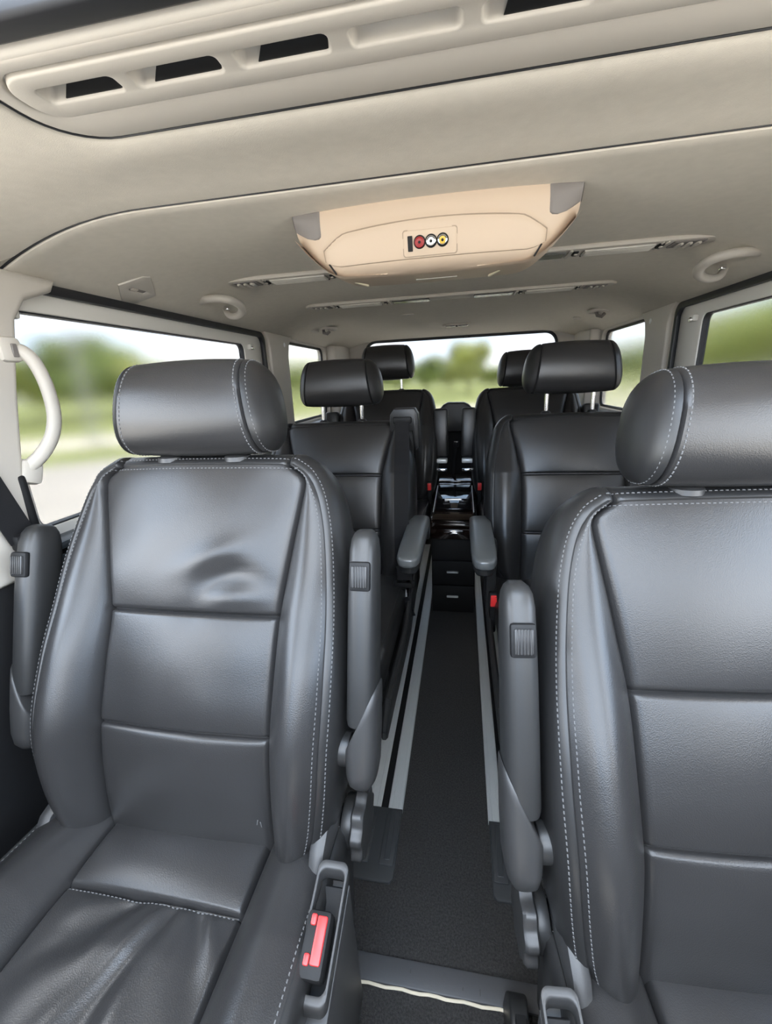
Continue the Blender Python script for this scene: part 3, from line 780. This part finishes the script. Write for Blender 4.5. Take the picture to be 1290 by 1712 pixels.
# tail gate wall and rear window
rw = rrect(-.029, 1.045, 1.236, .520, .075, 8)
w = struct(plate([(XL-.055, 0), (XR+.055, 0), (XR+.055, 1.335), (XL-.055, 1.335)], [rw], lambda a, b, c: (a, 2.955+c, b), .05, .012).build('wall_rear', M_TRIM, angle=40))
B().box((XC, 2.945, .40), (1.46, .03, .80), .008).build('lower_lining', M_BLACK, w)
f5 = struct(plate(rrect(-.029, 1.045, 1.24, .524, .076, 8), [rrect(-.029, 1.045, 1.205, .488, .064, 8)], lambda a, b, c: (a, 2.985+c, b), .012, .003).build('window_5', M_SEAL, angle=40))
B().box((-.029, 3.000, 1.045), (1.235, .004, .52)).build('window_pane', M_GLASS, f5, smooth=False)
for dx in (-.012, .022):
    B().box((.02+dx, 2.965, 1.293), (.014, .018, .012), .003).build('window_hook', M_BLACK, f5)
poly = [(-.60, .70), (.53, .70), (.53, .815), (.13, .822), (.085, .835), (.045, .878), (.015, .893), (-.09, .895), (-.12, .880), (-.165, .830), (-.20, .822), (-.60, .815)]
struct(B().prism(poly, lambda a, b, c: (a, 2.87+c, b), .07, .012, 3).build('trim_7', M_PLASTIC, angle=40), 'black tailgate trim with a raised middle')

# ------------------------------------------------------------------ overhead things
def roof_strip(cy, x0, x1, label, w=.066):
    zb = 1.3215
    r = thing('overhead_strip', label, 'ceiling console', ((x0+x1)/2, cy, zb), 0, 'ceiling light and vent strips')
    h = (x1-x0)/2
    ol = [(-h, -w*.10), (-h+.02, -w*.44), (-h+.05, -w/2), (h-.05, -w/2), (h-.02, -w*.44), (h, -w*.10), (h-.012, w*.40), (h-.035, w/2), (-h+.035, w/2), (-h+.012, w*.40)]
    plate(ol, [], lambda a, b, c: (a, b, -.009+c), .011, .0035).build('strip_base', M_TRIM, r, angle=40)
    for s in (-1, 1):
        v = B().box((s*(h-.062), 0, -.0095), (.066, w*.70, .004), .0015, 1).build('air_vent', M_MONGREY, r)
        for k in range(3):
            B().box((s*(h-.042-.018*k), 0, -.0125), (.009, w*.56, .006), .002, 1, Matrix.Rotation(s*.5, 4, 'Y')).build('vent_slat', M_TRIM, v)
        for k in range(2): B().box((s*(h-.108-.010*k), 0, -.0095), (.005, w*.9, .004), .0015, 1).build('divider_rib', M_TRIM, r)
        l = B().box((s*(h-.205), 0, -.010), (.150, w*.62, .006), .0025, 2).build('reading_lamp_lens', M_LENS, r)
        for k in range(5): B().box((s*(h-.205), -w*.24+w*.12*k, -.0135), (.146, .0025, .002), .0008, 1).build('lens_rib', M_LENS, l)
        B().box((s*(h-.205), w*.38, -.0102), (.150, .0035, .003)).build('lens_shadow_gap', M_BLACK, r)
        for k in (.118, .297):
            sw = B().box((s*(h-k), -w*.06, -.0105), (.012, w*.42, .006), .002, 1).build('rocker_switch', M_BLACK, r)
            B().box((s*(h-k), -w*.15, -.0142), (.007, w*.12, .003), .001, 1).build('switch_mark', M_TRIM, sw)
        B().box((s*(h-.385), 0, -.0100), (.130, w*.70, .005), .002, 1).build('smoked_lamp', M_SMOKE, r)
        B().box((s*(h-.310), 0, -.0105), (.008, w*.94, .005), .0015, 1).build('divider_rib', M_TRIM, r)
    return r
roof_strip(1.180, -.625, .553, 'longer ceiling strip of lamps and vents, partly hidden by the drop-down monitor')
roof_strip(1.628, -.563, .487, 'ceiling strip of lamps and vents further back, behind the monitor')

def grab_handle(sg, label):
    X = XL+.028 if sg < 0 else XR-.028
    r = thing('grab_handle', label, 'handle', (X, 1.35, 1.295), 0, 'handles above the side windows')
    pts = [(.004, -.088, .006), (.030, -.118, -.004), (.075, -.158, -.008), (.112, -.165, -.010), (.140, -.145, -.014), (.146, -.105, -.022), (.128, -.065, -.032), (.092, -.035, -.037), (.060, -.020, -.030), (.045, -.005, -.006)]
    pts = [(-sg*a, b, c) for a, b, c in pts]; P = []
    for i in range(len(pts)-1):
        for k in range(5):
            p0, p1, p2, p3 = [Vector(pts[max(0, min(len(pts)-1, i+j))]) for j in (-1, 0, 1, 2)]; t = k/5
            P.append(.5*((2*p1)+(p2-p0)*t+(2*p0-5*p1+4*p2-p3)*t*t+(3*p1-p0-3*p2+p3)*t**3))
    P.append(Vector(pts[-1]))
    B().tube(P, .0125, .0105, 14, taper=[.75+.25*math.sin(PI*min(1, i/(len(P)-1)*1.0)) for i in range(len(P))]).build('grip', M_TRIM, r)
    for a_, b in ((.010, -.090), (.045, .005)):
        B().box((-sg*a_, b, .006), (.040, .040, .016), .007).build('handle_foot', M_TRIM, r)
    B().box((-sg*.062, -.030, -.012), (.012, .014, .012), .002).build('hinge_pin', M_CHROME, r)
grab_handle(-1, 'beige grab handle on the ceiling above the left side window')
grab_handle(1, 'beige grab handle on the ceiling above the right side window')

def coat_hook(x, y, label):
    z = zceil(x, y)
    r = thing('coat_hook', label, 'hook', (x, y, z), 0, 'coat hooks near the rear pillars')
    n = 28; rg = []
    for k, dz in ((1.0, .004), (1.0, -.004), (.94, -.008), (.80, -.008), (.74, -.003), (.74, .003)):
        rg.append([Vector((.052*k*math.cos(2*PI*j/n), .055*k*math.sin(2*PI*j/n), dz)) for j in range(n)])
    B().loft(rg, caps=False).build('bezel', M_TRIM, r)
    B().lathe([(.040, -.001), (.040, .002)], (0, 0, 0), None, 24).build('recess', M_PLASTIC2, r)
    B().tube([(-.016, .0, -.002), (-.012, -.012, -.020), (.006, -.016, -.026), (.018, -.010, -.014)], .0075, n=10).build('hook', M_MONGREY, r)
coat_hook(-.655, 2.165, 'small round coat hook on the ceiling by the left rear pillar')
coat_hook(.598, 2.185, 'small round coat hook on the ceiling by the right rear pillar')
def oval_cap(name, x, y, sx, sy, rz, label, mat=M_TRIM):
    n = 28; e = B().loft([[Vector((sx*k*math.cos(2*PI*j/n), sy*k*math.sin(2*PI*j/n), dz)) for j in range(n)] for k, dz in ((1.0, .003), (1.0, -.0015), (.9, -.0035), (.5, -.004))])
    o = e.build(name, mat, None); o.location = (x, y, zceil(x, y)); o.rotation_euler = (0, 0, rz)
    return tag(o, label, 'cover cap')
oval_cap('cover_cap', -.705, 2.13, .020, .05, .15, 'pale oval cap on the ceiling beside the left coat hook')
oval_cap('cover_cap', .575, 2.47, .022, .05, -.2, 'pale oval cap on the ceiling behind the right coat hook')
oval_cap('cover_cap', -.235, 2.02, .028, .014, 0, 'tiny oval cap on the ceiling behind the rear lamp strip')
# dome lamp above the rear window
r = thing('dome_lamp', 'small slim ceiling lamp above the rear window', 'lamp', (-.03, 2.50, 1.3215))
plate(rrect(0, 0, .150, .060, .025, 6), [], lambda a, b, c: (a, b, -.008+c), .01, .003).build('lamp_base', M_TRIM, r, angle=40)
for k in range(2): B().box((-.034+.068*k, 0, -.009), (.050, .034, .005), .002).build('lamp_lens', M_SMOKE, r)
B().box((0, 0, -.0095), (.012, .030, .006), .002).build('lamp_switch', M_BLACK, r)
# diamond shaped cover with a slot, on the slope of the headliner
r = thing('slotted_cover', 'pale diamond-shaped cover with a slot on the left of the ceiling', 'cover plate', (-.745, .985, zceil(-.745, .985)+.002))
dm = [(-.062, .012), (.0, -.062), (.052, -.040), (.058, -.024), (.0, .060), (-.048, .044)]
q = plate(dm, [rrect(.0, -.002, .012, .052, .0055, 5)], lambda a, b, c: (a, b, c), .006, .0015); q.build('cover_plate', M_TRIM, r, angle=40)
r.rotation_euler = (0, math.atan2(zceil(-.775, .985)-zceil(-.715, .985), .060), 0); r.location.z -= .006
B().box((0, -.002, .004), (.012, .05, .003)).build('slot_floor', M_MONGREY, r)
B().box((.001, -.014, .001), (.008, .018, .004), .001).build('slot_tab', M_TRIM, r)

# drop-down monitor housing
def monitor():
    x0 = -.053
    r = thing('ceiling_monitor', 'sand-coloured folded drop-down monitor with grey corners on the ceiling', 'monitor', (x0, .80, 1.322))
    H = .232
    sec = [(-.022, .004), (-.020, -.018), (-.012, -.048), (-.004, -.072), (.006, -.086), (.026, -.094), (.060, -.094), (.190, -.080), (.255, -.050), (.275, -.010), (.280, .004)]
    sy = spline_tab([(i, p[0]) for i, p in enumerate(sec)]); sz = spline_tab([(i, p[1]) for i, p in enumerate(sec)])
    def kx(x):
        a = abs(x)/H
        return 1.0 if a < .66 else 1-.62*((a-.66)/.34)**1.7
    def P(x, t, off=0.0):
        k = kx(x); y, z = sy(t), sz(t)
        e = .05
        ty, tz = sy(t+e)-sy(t-e), sz(t+e)-sz(t-e); l = math.hypot(ty, tz) or 1; ny, nz_ = tz/l, -ty/l
        a = abs(x)/H; bow = .020*(a**2.2)
        return Vector((x, y*(1 if t > 3 else 1)+bow*(1 if t < 5 else -1.5)+ny*off, (z*k if z < 0 else z)+nz_*off))
    xs = [H*math.sin(PI/2*(-1+2*i/56)) for i in range(57)]; ts = [i*.2 for i in range(51)]
    def groove(x, t):
        g = 0.0; a = abs(x)
        # lower seam and the side edges of the flap, then the raised arched field
        if a < .176: g -= .0022*math.exp(-((t-3.45)/.05)**2)
        top = 1.35+.35*(a/.185)**2+ (max(0, (a-.14)/.045))**2*.9
        if t < 3.4 and a < .19: g += .0042/(1+math.exp(-(t-top)/.045))
        if t < 3.4: g *= 1/(1+math.exp((a-.183)/.0015)) if t > top-.3 else 1
        return g
    ts = sorted(set([round(v, 3) for v in ts]+[round(3.45+k, 3) for k in (-.12, -.08, -.04, 0, .04, .08, .12)]))
    xs = sorted(set(xs+[s*(.183+k) for s in (-1, 1) for k in (-.006, -.003, -.001, .001, .003, .006)]))
    q = B(); rows = [[P(x, t, groove(x, t)) for x in xs] for t in ts]
    q.loft(rows, caps=False, closed=False)
    for xx in (xs[0], xs[-1]):
        q.add([P(xx, t) for t in ts], [tuple(range(len(ts)))])
    hb = q.build('housing', M_MON, r, angle=60)
    for s in (-1, 1):
        n1, n2 = 14, 16; q = B(); g = []
        for j in range(n2+1):
            t = 0.0+2.3*j/n2; row = []
            for i in range(n1+1):
                edge = .180+.004*t/2.3+.046*max(0, (t/2.3-.70)/.30)**2.4
                x = s*(edge+(H-edge)*i/n1); row.append(P(x, t, .0012 if 0 < j < n2 and 0 < i else -.001))
            g.append(row)
        q.loft(g, caps=False, closed=False)
        q.add([P(s*H, 2.3*j/n2)+Vector((s*.001, 0, 0)) for j in range(n2+1)] + [P(s*H, 10-2.3*j/n2)+Vector((s*.001, 0, 0)) for j in range(n2+1)], [tuple(range(2*n2+2))])
        q.build('corner_cap', M_MONGREY, r, angle=50)
    MS = MATS.get('seam_brown') or material('seam_brown', (0.30, 0.235, 0.175), 0.7)
    line = []
    for i in range(41):
        x = -.183+.366*i/40; top = 1.35+.35*(x/.185)**2+(max(0, (abs(x)-.14)/.045))**2*.9; line.append(P(x, top, .0022))
    line = [P(-.183, 3.4, .0022), P(-.183, 2.8, .0022)] + line + [P(.183, 2.8, .0022), P(.183, 3.4, .0022)]
    B().tube(line, .0010, n=6, up=(0, 1, 0)).build('panel_seam', MS, r)
    B().tube([P(-.180+.36*i/30, 3.45, -.0008) for i in range(31)], .0011, n=6, up=(0, 1, 0)).build('panel_seam', MS, r)
    # AV socket plate on the front face
    def fp(x, v, o=0): return P(x, v, .0028+o)
    tcen = 2.45; pw, ph = .043, .034
    c = P(.0, tcen, .003); dn = (P(0, tcen+.2)-P(0, tcen-.2)).normalized(); X = Vector((1, 0, 0)); n = X.cross(dn); n = n if n.y < 0 else -n; up = -dn
    def loc(a, b, d): return c+X*a+up*b+n*d
    B().prism(rrect(0, 0, .0885, .0385, .0045, 4), lambda a, b, d: loc(a, b, -.002+d), .0026).build('plate_gap', MS, r)
    pl = plate(rrect(0, 0, .086, .036, .004, 4), [], lambda a, b, d: loc(a, b, -.002+d), .0036, .0008).build('socket_plate', M_MON, r, angle=40)
    B().prism(rrect(-.032, .0, .008, .022, .001, 2), lambda a, b, d: loc(a, b, .0012+d), .001).build('slot_socket', M_BLACK, pl)
    q3 = Matrix((X, up, n)).transposed()
    for i, m in enumerate((M_REDRING, M_WHITE, M_YELLOW)):
        o = loc(-.0165+.0185*i, .0015, .0012)
        B().lathe([(.0098, 0), (.0098, .0012), (.0088, .0018)], o, q3, 24).build('socket_surround', M_BLACK, pl)
        B().lathe([(.0078, .001), (.0078, .0048), (.0066, .0056), (.0050, .0050), (.0048, .0030)], o, q3, 24).build('socket_ring', M_CHROME if i != 0 else M_REDRING, pl)
        B().lathe([(.0056, .003), (.0054, .0054), (.0030, .0056)], o, q3, 20).build('socket_core', m, pl)
        B().lathe([(.0022, .0054), (.0022, .0062)], o, q3, 12).build('socket_pin', M_BLACK, pl)
    for s in (-1, 1):
        q = B(); a = P(s*.1775, 3.45, .002); b = P(s*.168, 4.3, .003); q.tube([a, b], .0014, n=6, up=(1, 0, 0)); q.build('flap_edge', M_BLACK, r)
        d = P(s*.125-.015, 6.4, .0005)
        B().box(d, (.005, .045, .004), .001, 1, Matrix.Rotation(s*.35, 4, 'Z')).build('catch_tab', M_IVORY, r)
    B().box(P(.004, 6.35, .0003), (.078, .004, .002), .0008, 1).build('light_slit', M_LENS, r)
monitor()

# left pillar: grab handle, belt
r = thing('grab_handle', 'tall beige grab handle on the left pillar beside the window', 'handle', (-.775, .66, 1.03))
pts = [(.0, .000, .100), (.014, .012, .098), (.024, .022, .080), (.028, .030, .040), (.028, .030, -.010), (.024, .018, -.050), (.014, -.004, -.082), (.002, -.028, -.103), (-.004, -.036, -.115)]
P = []
for i in range(len(pts)-1):
    for k in range(5):
        p0, p1, p2, p3 = [Vector(pts[max(0, min(len(pts)-1, i+j))]) for j in (-1, 0, 1, 2)]; t = k/5
        P.append(.5*((2*p1)+(p2-p0)*t+(2*p0-5*p1+4*p2-p3)*t*t+(3*p1-p0-3*p2+p3)*t**3))
P.append(Vector(pts[-1]))
B().tube(P, .0125, .010, 14, up=(1, 0, 0)).build('grip', M_TRIM, r)
B().box((.0, -.004, .100), (.036, .040, .042), .009).build('handle_foot', M_TRIM, r)
B().box((-.004, -.024, -.110), (.032, .040, .044), .009, 2, Matrix.Rotation(-.35, 4, 'X')).build('handle_foot', M_TRIM, r)
B().box((.019, -.002, .098), (.003, .010, .022), .001, 1).build('screw_cover', M_MONGREY, r)
r = thing('seat_belt', 'black seat belt running down the left pillar to the front seat', 'seat belt', (-.757, .55, .86))
q = B(); rg = []
for k in range(9):
    t = k/8; y = .0+.055*t-.030; z = .17-.215*t; x = -.004+.006*t
    rg.append([Vector((x, y-.023, z-.006)), Vector((x, y+.023, z+.006)), Vector((x+.002, y+.023, z+.006)), Vector((x+.002, y-.023, z-.006))])
q.loft(rg); q.build('belt_webbing', M_BELT, r, smooth=False)
B().box((.004, .032, -.050), (.020, .052, .030), .006).build('belt_slider', M_BLACK, r)
tag(B().box((-.770, .612, .862), (.014, .016, .115), .006).build('pillar_bumper', M_BLACK), 'thin black rubber strip on the left pillar below the grab handle', 'rubber strip')

# ------------------------------------------------------------------ on the floor
def rail(x, w, y0, y1, label, nm='floor_rail'):
    h = w/2; sec = [(-h, 0), (-h, .006), (-h+.003, .008), (-h*.45, .008), (-h*.40, .0066), (h*.40, .0066), (h*.45, .008), (h-.003, .008), (h, .006), (h, 0)]
    q = B().loft([[Vector((x+a, y, b)) for a, b in sec] for y in (y0, y1)])
    return tag(q.build(nm, M_ALU, None, angle=20), label, 'floor rail', 'aluminium floor rails')
rail(-.1585, .037, .785, 2.6, 'aluminium floor rail left of the aisle, next to the carpet')
rail(-.2155, .040, .785, 2.6, 'aluminium floor rail left of the aisle, on the seat side')
rail(.0890, .034, .785, 2.6, 'aluminium floor rail right of the aisle, next to the carpet')
rail(.1450, .040, .785, 2.6, 'aluminium floor rail right of the aisle, under the seats')
for x in (-.187, .1165):
    tag(B().box((x, 1.69, .003), (.018, 1.81, .006), .001, 1).build('rail_channel', M_BLACK), 'black channel between the two %s floor rails' % ('left' if x < 0 else 'right'), 'rail channel', 'rail channels')
def end_cap(x0, x1, label):
    r = thing('rail_end_cap', label, 'rail end cap', ((x0+x1)/2, .705, 0)); w = x1-x0
    plate([(-w/2, -.074), (-w/2+.008, -.083), (w/2-.008, -.083), (w/2, -.074), (w/2, .083), (-w/2, .083)], [], lambda a, b, c: (a, b, c*(1 if b > -.07 else .7)), .012, .004).build('cap_body', M_RUBBER, r, angle=40)
    for k in (-.3, .3):
        B().box((w*k, .012, .0125), (w*.34, .130, .005), .002, 2).build('raised_rib', M_RUBBER, r)
        B().box((w*k, .015, .0150), (w*.14, .115, .003), .001, 1).build('raised_rib', M_RUBBER, r)
end_cap(-.238, -.140, 'ribbed black end cap of the left floor rails')
end_cap(.073, .165, 'ribbed black end cap of the right floor rails')
th = thing('threshold_strip', 'dark grey threshold strip across the aisle floor with a cream edge', 'threshold strip', (XC, .480, 0))
B().box((0, .003, .003), (.62, .040, .008), .003).build('strip_plate', M_STRIP, th)
q = B().tube([Vector((-.31+.62*i/40, -.0195+.0010*math.sin(i*1.7), .004)) for i in range(31)], .0026, .0018, 8); tag(q.build('cream_edge', M_CREAM, th), 'worn cream edge')
for x, s in ((-.05, .004), (.045, .003), (.075, .006)): B().box((x, .006-.01*(x > 0), .0072), (.0012, s*1.6, .0006)).build('scuff_mark', M_PLASTIC2, th)
r = thing('hinge_cover', 'black moulded cover on the floor beside the right front seat', 'cover', (.099, .425, 0))
poly = [(-.05, 0), (.048, 0), (.046, .040), (.030, .072), (.006, .084), (-.03, .076), (-.05, .055)]
B().prism(poly, lambda a, b, c: (-.021+c*(1-.25*b/.066)+.004*b/.066, a, b), .042, .006, 3).build('cover_shell', M_PLASTIC, r, angle=40)
B().box((0, -.012, .0810), (.018, .028, .004), .0015, 1).build('cover_button', M_BLACK, r)

# centre console between the rear seats
r = thing('centre_console', 'black centre console with dark gloss wood top and two drawers at the aisle end', 'console', (-.033, 1.75, 0))
hw = .102
B().box((0, .335, .189), (2*hw-.010, .61, .370), .006).build('console_body', M_BLACK, r)
for k, (z0, z1) in enumerate(((.012, .146), (.150, .268))):
    d = B().box((0, .012, (z0+z1)/2), (2*hw-.014, .018, z1-z0), .005).build('drawer', M_BLACK, r)
    B().box((-.002, .000, z1-.052), (.052, .012, .0085), .003).build('drawer_handle', M_ALU, d)
def ring(y, w, z0, z1, rr): return [Vector((a, y, b)) for a, b in rrect(0, (z0+z1)/2, 2*w, z1-z0, rr, 5)]
q = B().loft([ring(.012, hw*.93, .378, .452, .02), ring(.002, hw*.99, .374, .464, .02), ring(.010, hw, .370, .474, .022), ring(.035, hw, .368, .482, .022), ring(.10, hw, .366, .488, .02), ring(.40, hw, .366, .506, .02), ring(.60, hw, .366, .520, .02), ring(.66, hw*.98, .366, .520, .02)])
q.build('gloss_top', M_WOOD, r, angle=40)
B().box((0, -.0005, .3980), (2*hw*.95, .006, .044), .0015).build('tray_front', M_WOOD, r)
q = B().box((0, -.006, .4120), (.084, .010, .009), .003); q.box((.01, -.010, .405), (.050, .008, .006), .002)
q.build('tray_pull', M_CHROME, r)
def slab(y0, y1, z0, z1, w, t, nm, mat):
    q = B(); a = math.atan2(z1-z0, y1-y0); l = math.hypot(y1-y0, z1-z0)
    q.box((0, (y0+y1)/2, (z0+z1)/2), (w, l, t), .004, 2, Matrix.Rotation(a, 4, 'X')); return q.build(nm, mat, r)
slab(.060, .42, .4915, .5125, 2*hw*.80, .010, 'glass_lid', M_GLOSS)
slab(.435, .46, .5130, .5145, 2*hw*.80, .008, 'lid_hinge', M_WOOD)
slab(.48, .60, .516, .525, 2*hw*.84, .012, 'rear_lid', M_WOOD)
B().box((-.004, .185, .5055), (.082, .007, .008), .002, 1, Matrix.Rotation(.058, 4, 'X')).build('lid_handle', M_CHROME, r)
for s in (-1, 1): B().tube([(s*hw*.86, .04, .4865), (s*hw*.86, .22, .4985), (s*hw*.86, .42, .5105)], .0022, n=8).build('bright_edge', M_ALU, r)
# loose buckle on its stalk behind the console
r = thing('belt_buckle_stalk', 'black belt buckle strap standing behind the console between the rear seats', 'belt buckle', (-.042, 2.44, .40))
B().tube([(-.008, .01, 0), (-.006, .005, .12), (.002, -.012, .21), (.012, -.02, .275)], .011, .004, 12, up=(0, 1, 0)).build('stalk', M_BELT, r)
B().box((.013, -.022, .290), (.030, .014, .034), .005).build('buckle_body', M_BLACK, r)
B().box((.013, -.030, .302), (.018, .004, .007), .0015, 1).build('buckle_rim', M_CHROME, r)

# ------------------------------------------------------------------ outside
GZ = -.45
cs, sn = .8, -.6         # bands run across this direction
def band(p0, p1, name, mat, label):
    n = Vector((sn, cs, 0)); t = Vector((cs, -sn, 0)); c = [n*p0-t*160, n*p0+t*160, n*p1+t*160, n*p1-t*160]
    q = B().add([v+Vector((0, 0, GZ)) for v in c]+[v+Vector((0, 0, GZ-.2)) for v in c], [(0, 1, 2, 3), (7, 6, 5, 4), (0, 4, 5, 1), (1, 5, 6, 2), (2, 6, 7, 3), (3, 7, 4, 0)])
    return struct(q.build(name, mat, smooth=False), label)
band(-120, 11.8, 'ground', M_ASPHALT, 'pale asphalt of the car park')
band(11.8, 15.2, 'lawn', M_GRASS, 'grass verge beside the car park')
band(15.2, 19.0, 'footpath', M_PATH, 'pale path beyond the verge')
band(19.0, 260, 'field', M_GRASS, 'grass field beyond the path')
def crown_mesh(seed, kind):
    rnd = random.Random(seed); q = B(); blobs = [(Vector((0, 0, 0)), 1.0)]
    for k in range(9):
        a = rnd.uniform(0, 2*PI); e = rnd.uniform(-.5, .9)
        blobs.append((Vector((math.cos(a)*.62, math.sin(a)*.62, e*.75)), rnd.uniform(.38, .62)))
    for k in range(2600):
        c, rad = rnd.choice(blobs); d = Vector((rnd.gauss(0, 1), rnd.gauss(0, 1), rnd.gauss(0, 1))).normalized()
        p = c+d*rad*rnd.uniform(.72, 1.04); p.z *= 1.05
        u = Vector((rnd.gauss(0, 1), rnd.gauss(0, 1), rnd.gauss(0, 1))).normalized(); w = u.cross(d); w = w.normalized() if w.length > .01 else Vector((1, 0, 0)); v = d.cross(w)*.6+u*.4
        s = rnd.uniform(.05, .095)
        q.add([p-w*s, p-v*s*.8, p+w*s, p+v*s*.8], [(0, 1, 2, 3)])
    for c, rad in blobs:
        b = bmesh.new(); bmesh.ops.create_icosphere(b, subdivisions=2, radius=rad*.80)
        for v in b.verts: v.co = v.co*(1+.16*mnoise.noise(v.co*2.5+c)) + c
        q.bm(b)
    return q
CROWNS = []
for k in range(4):
    o = crown_mesh(20+k, k).build('crown', M_LEAF[k % 3], None, smooth=False); CROWNS.append(o.data); bpy.data.objects.remove(o)
q = B().tube([(0, 0, 0), (.04, .02, 1.0), (-.02, .03, 2.0), (0, 0, 3.0)], .11, n=10, taper=[1.25, 1, .8, .5])
TR = q.build('trunk', M_BARK, None).data
bpy.data.objects.remove([o for o in bpy.data.objects if o.name == 'trunk'][0])
KIND = ['deep green tree', 'mid green tree', 'pale yellowish green tree', 'deep green tree']
ORD = ['first', 'second', 'third', 'fourth', 'fifth', 'sixth', 'seventh', 'eighth', 'ninth', 'tenth']
SEEN = {}
def tree(az, dist, top, width, k, where):
    SEEN[where] = n = SEEN.get(where, 0)+1; dist += 8*(n % 2)
    a = math.radians(az); p = Vector((math.sin(a)*dist, math.cos(a)*dist, GZ))
    r = thing('tree', '%s, %s from the left of those seen %s' % (KIND[k], ORD[n-1], where), 'tree', p, random.uniform(0, 6), 'trees beyond the car park')
    h = 1.5+top*dist
    cz = h*.60
    for nm, me, sc, z in (('crown', CROWNS[k], (width*.85, width*.85, h*.43), cz), ('trunk', TR, (1.2, 1.2, h*.55/3.0), 0)):
        o = bpy.data.objects.new(nm, me.copy() if False else me); COL.objects.link(o); o.parent = r; o.location = (0, 0, z); o.scale = sc
    for m in (CROWNS[k],): pass
    return r
LW, RW, BW = 'through the left side window', 'through the right side windows', 'through the rear window'
for az, d, top, wd, k, wh in [
    (-58, 30, .085, 3.0, 0, LW), (-53, 33, .080, 2.8, 1, LW), (-48, 30, .062, 2.6, 2, LW), (-44.5, 31, .100, 2.5, 0, LW), (-41, 31, .084, 2.3, 1, LW), (-38, 35, .050, 2.7, 2, LW),
    (-34.5, 40, .045, 3.0, 0, LW), (-31, 42, .052, 2.8, 1, LW), (-27, 44, .040, 3.2, 3, LW), (-23, 40, .048, 2.8, 0, 'through the left quarter window'), (-19.5, 42, .060, 2.8, 1, 'through the left quarter window'), (-16, 48, .036, 3.4, 2, BW),
    (-12, 52, .034, 3.4, 0, BW), (-8, 52, .030, 3.0, 1, BW), (-4.5, 48, .046, 2.5, 0, BW), (-1.6, 52, .024, 2.6, 2, BW), (.8, 42, .066, 2.3, 2, BW), (4, 55, .020, 3.2, 1, BW), (8, 55, .026, 3.4, 0, BW), (12, 52, .034, 3.0, 3, BW),
    (16, 48, .042, 3.0, 1, 'through the right quarter window'), (19.5, 46, .052, 3.0, 0, 'through the right quarter window'), (22.5, 42, .060, 2.8, 1, 'through the right quarter window'), (26, 34, .085, 3.0, 2, RW), (29.5, 30, .11, 3.0, 1, RW), (34, 30, .125, 3.2, 0, RW), (39, 30, .11, 3.2, 2, RW), (45, 32, .10, 3.2, 1, RW)]:
    tree(az, d, top, wd, k, wh)
def pole(az, dist, h, label):
    a = math.radians(az); r = thing('lamp_post', label, 'lamp post', (math.sin(a)*dist, math.cos(a)*dist, GZ))
    B().lathe([(.10, 0), (.10, .5), (.07, .55), (.055, h)], (0, 0, 0), None, 14).build('pole', M_POLE, r)
    B().box((.0, -.35, h), (.16, .9, .12), .04).build('lamp_head', M_POLE, r)
pole(-44.2, 15, 4.4, 'thin pale lamp post on the verge seen through the left side window')
pole(-29.5, 17, 4.6, 'grey lamp post seen through the rear end of the left side window')

# ------------------------------------------------------------------ the seats
front_seat('front_seat', 'charcoal leather front seat nearest the left window, with a red buckle beside its cushion', (-.431, .437, 0), 0.0, 0.0, 1, True, True)
front_seat('front_seat', 'charcoal leather front seat at the right, cropped by the frame, nearest the camera', (.372, .392, 0), .085, -.043, -1, False, False)
rear_seat('captain_seat', 'second-row leather seat with a black shoulder belt, left of the aisle behind the front seat', (-.412, 1.28, 0), [(.30, .375), (.35, .42), (.54, .575), (.704, .752), (.925, .905), (1.0, .97)], -1, 1.047, (.108, .142, .055, .078))
rear_seat('captain_seat', 'second-row leather seat right of the aisle, before the rearmost right seat', (.338, 1.28, 0), [(.30, .375), (.35, .42), (.54, .575), (.704, .752), (.925, .912), (1.0, .97)], -1, 1.062, (.108, .142, .055, .078))
rear_seat('captain_seat', 'rearmost leather seat left of the console, its headrest raised before the rear window', (-.376, 2.06, 0), [(.30, .425), (.35, .47), (.54, .64), (.704, .82), (.925, .985), (1.0, 1.05)], 1, 1.135, (.106, .135, .055, .085), belt=False, arms='up', zc=.46)
rear_seat('captain_seat', 'rearmost leather seat right of the console, half hidden by the seat before it', (.310, 2.06, 0), [(.30, .425), (.35, .47), (.54, .64), (.704, .82), (.925, .975), (1.0, 1.05)], -1, 1.075, (.106, .135, .055, .085), belt=False, arms='up', zc=.46)
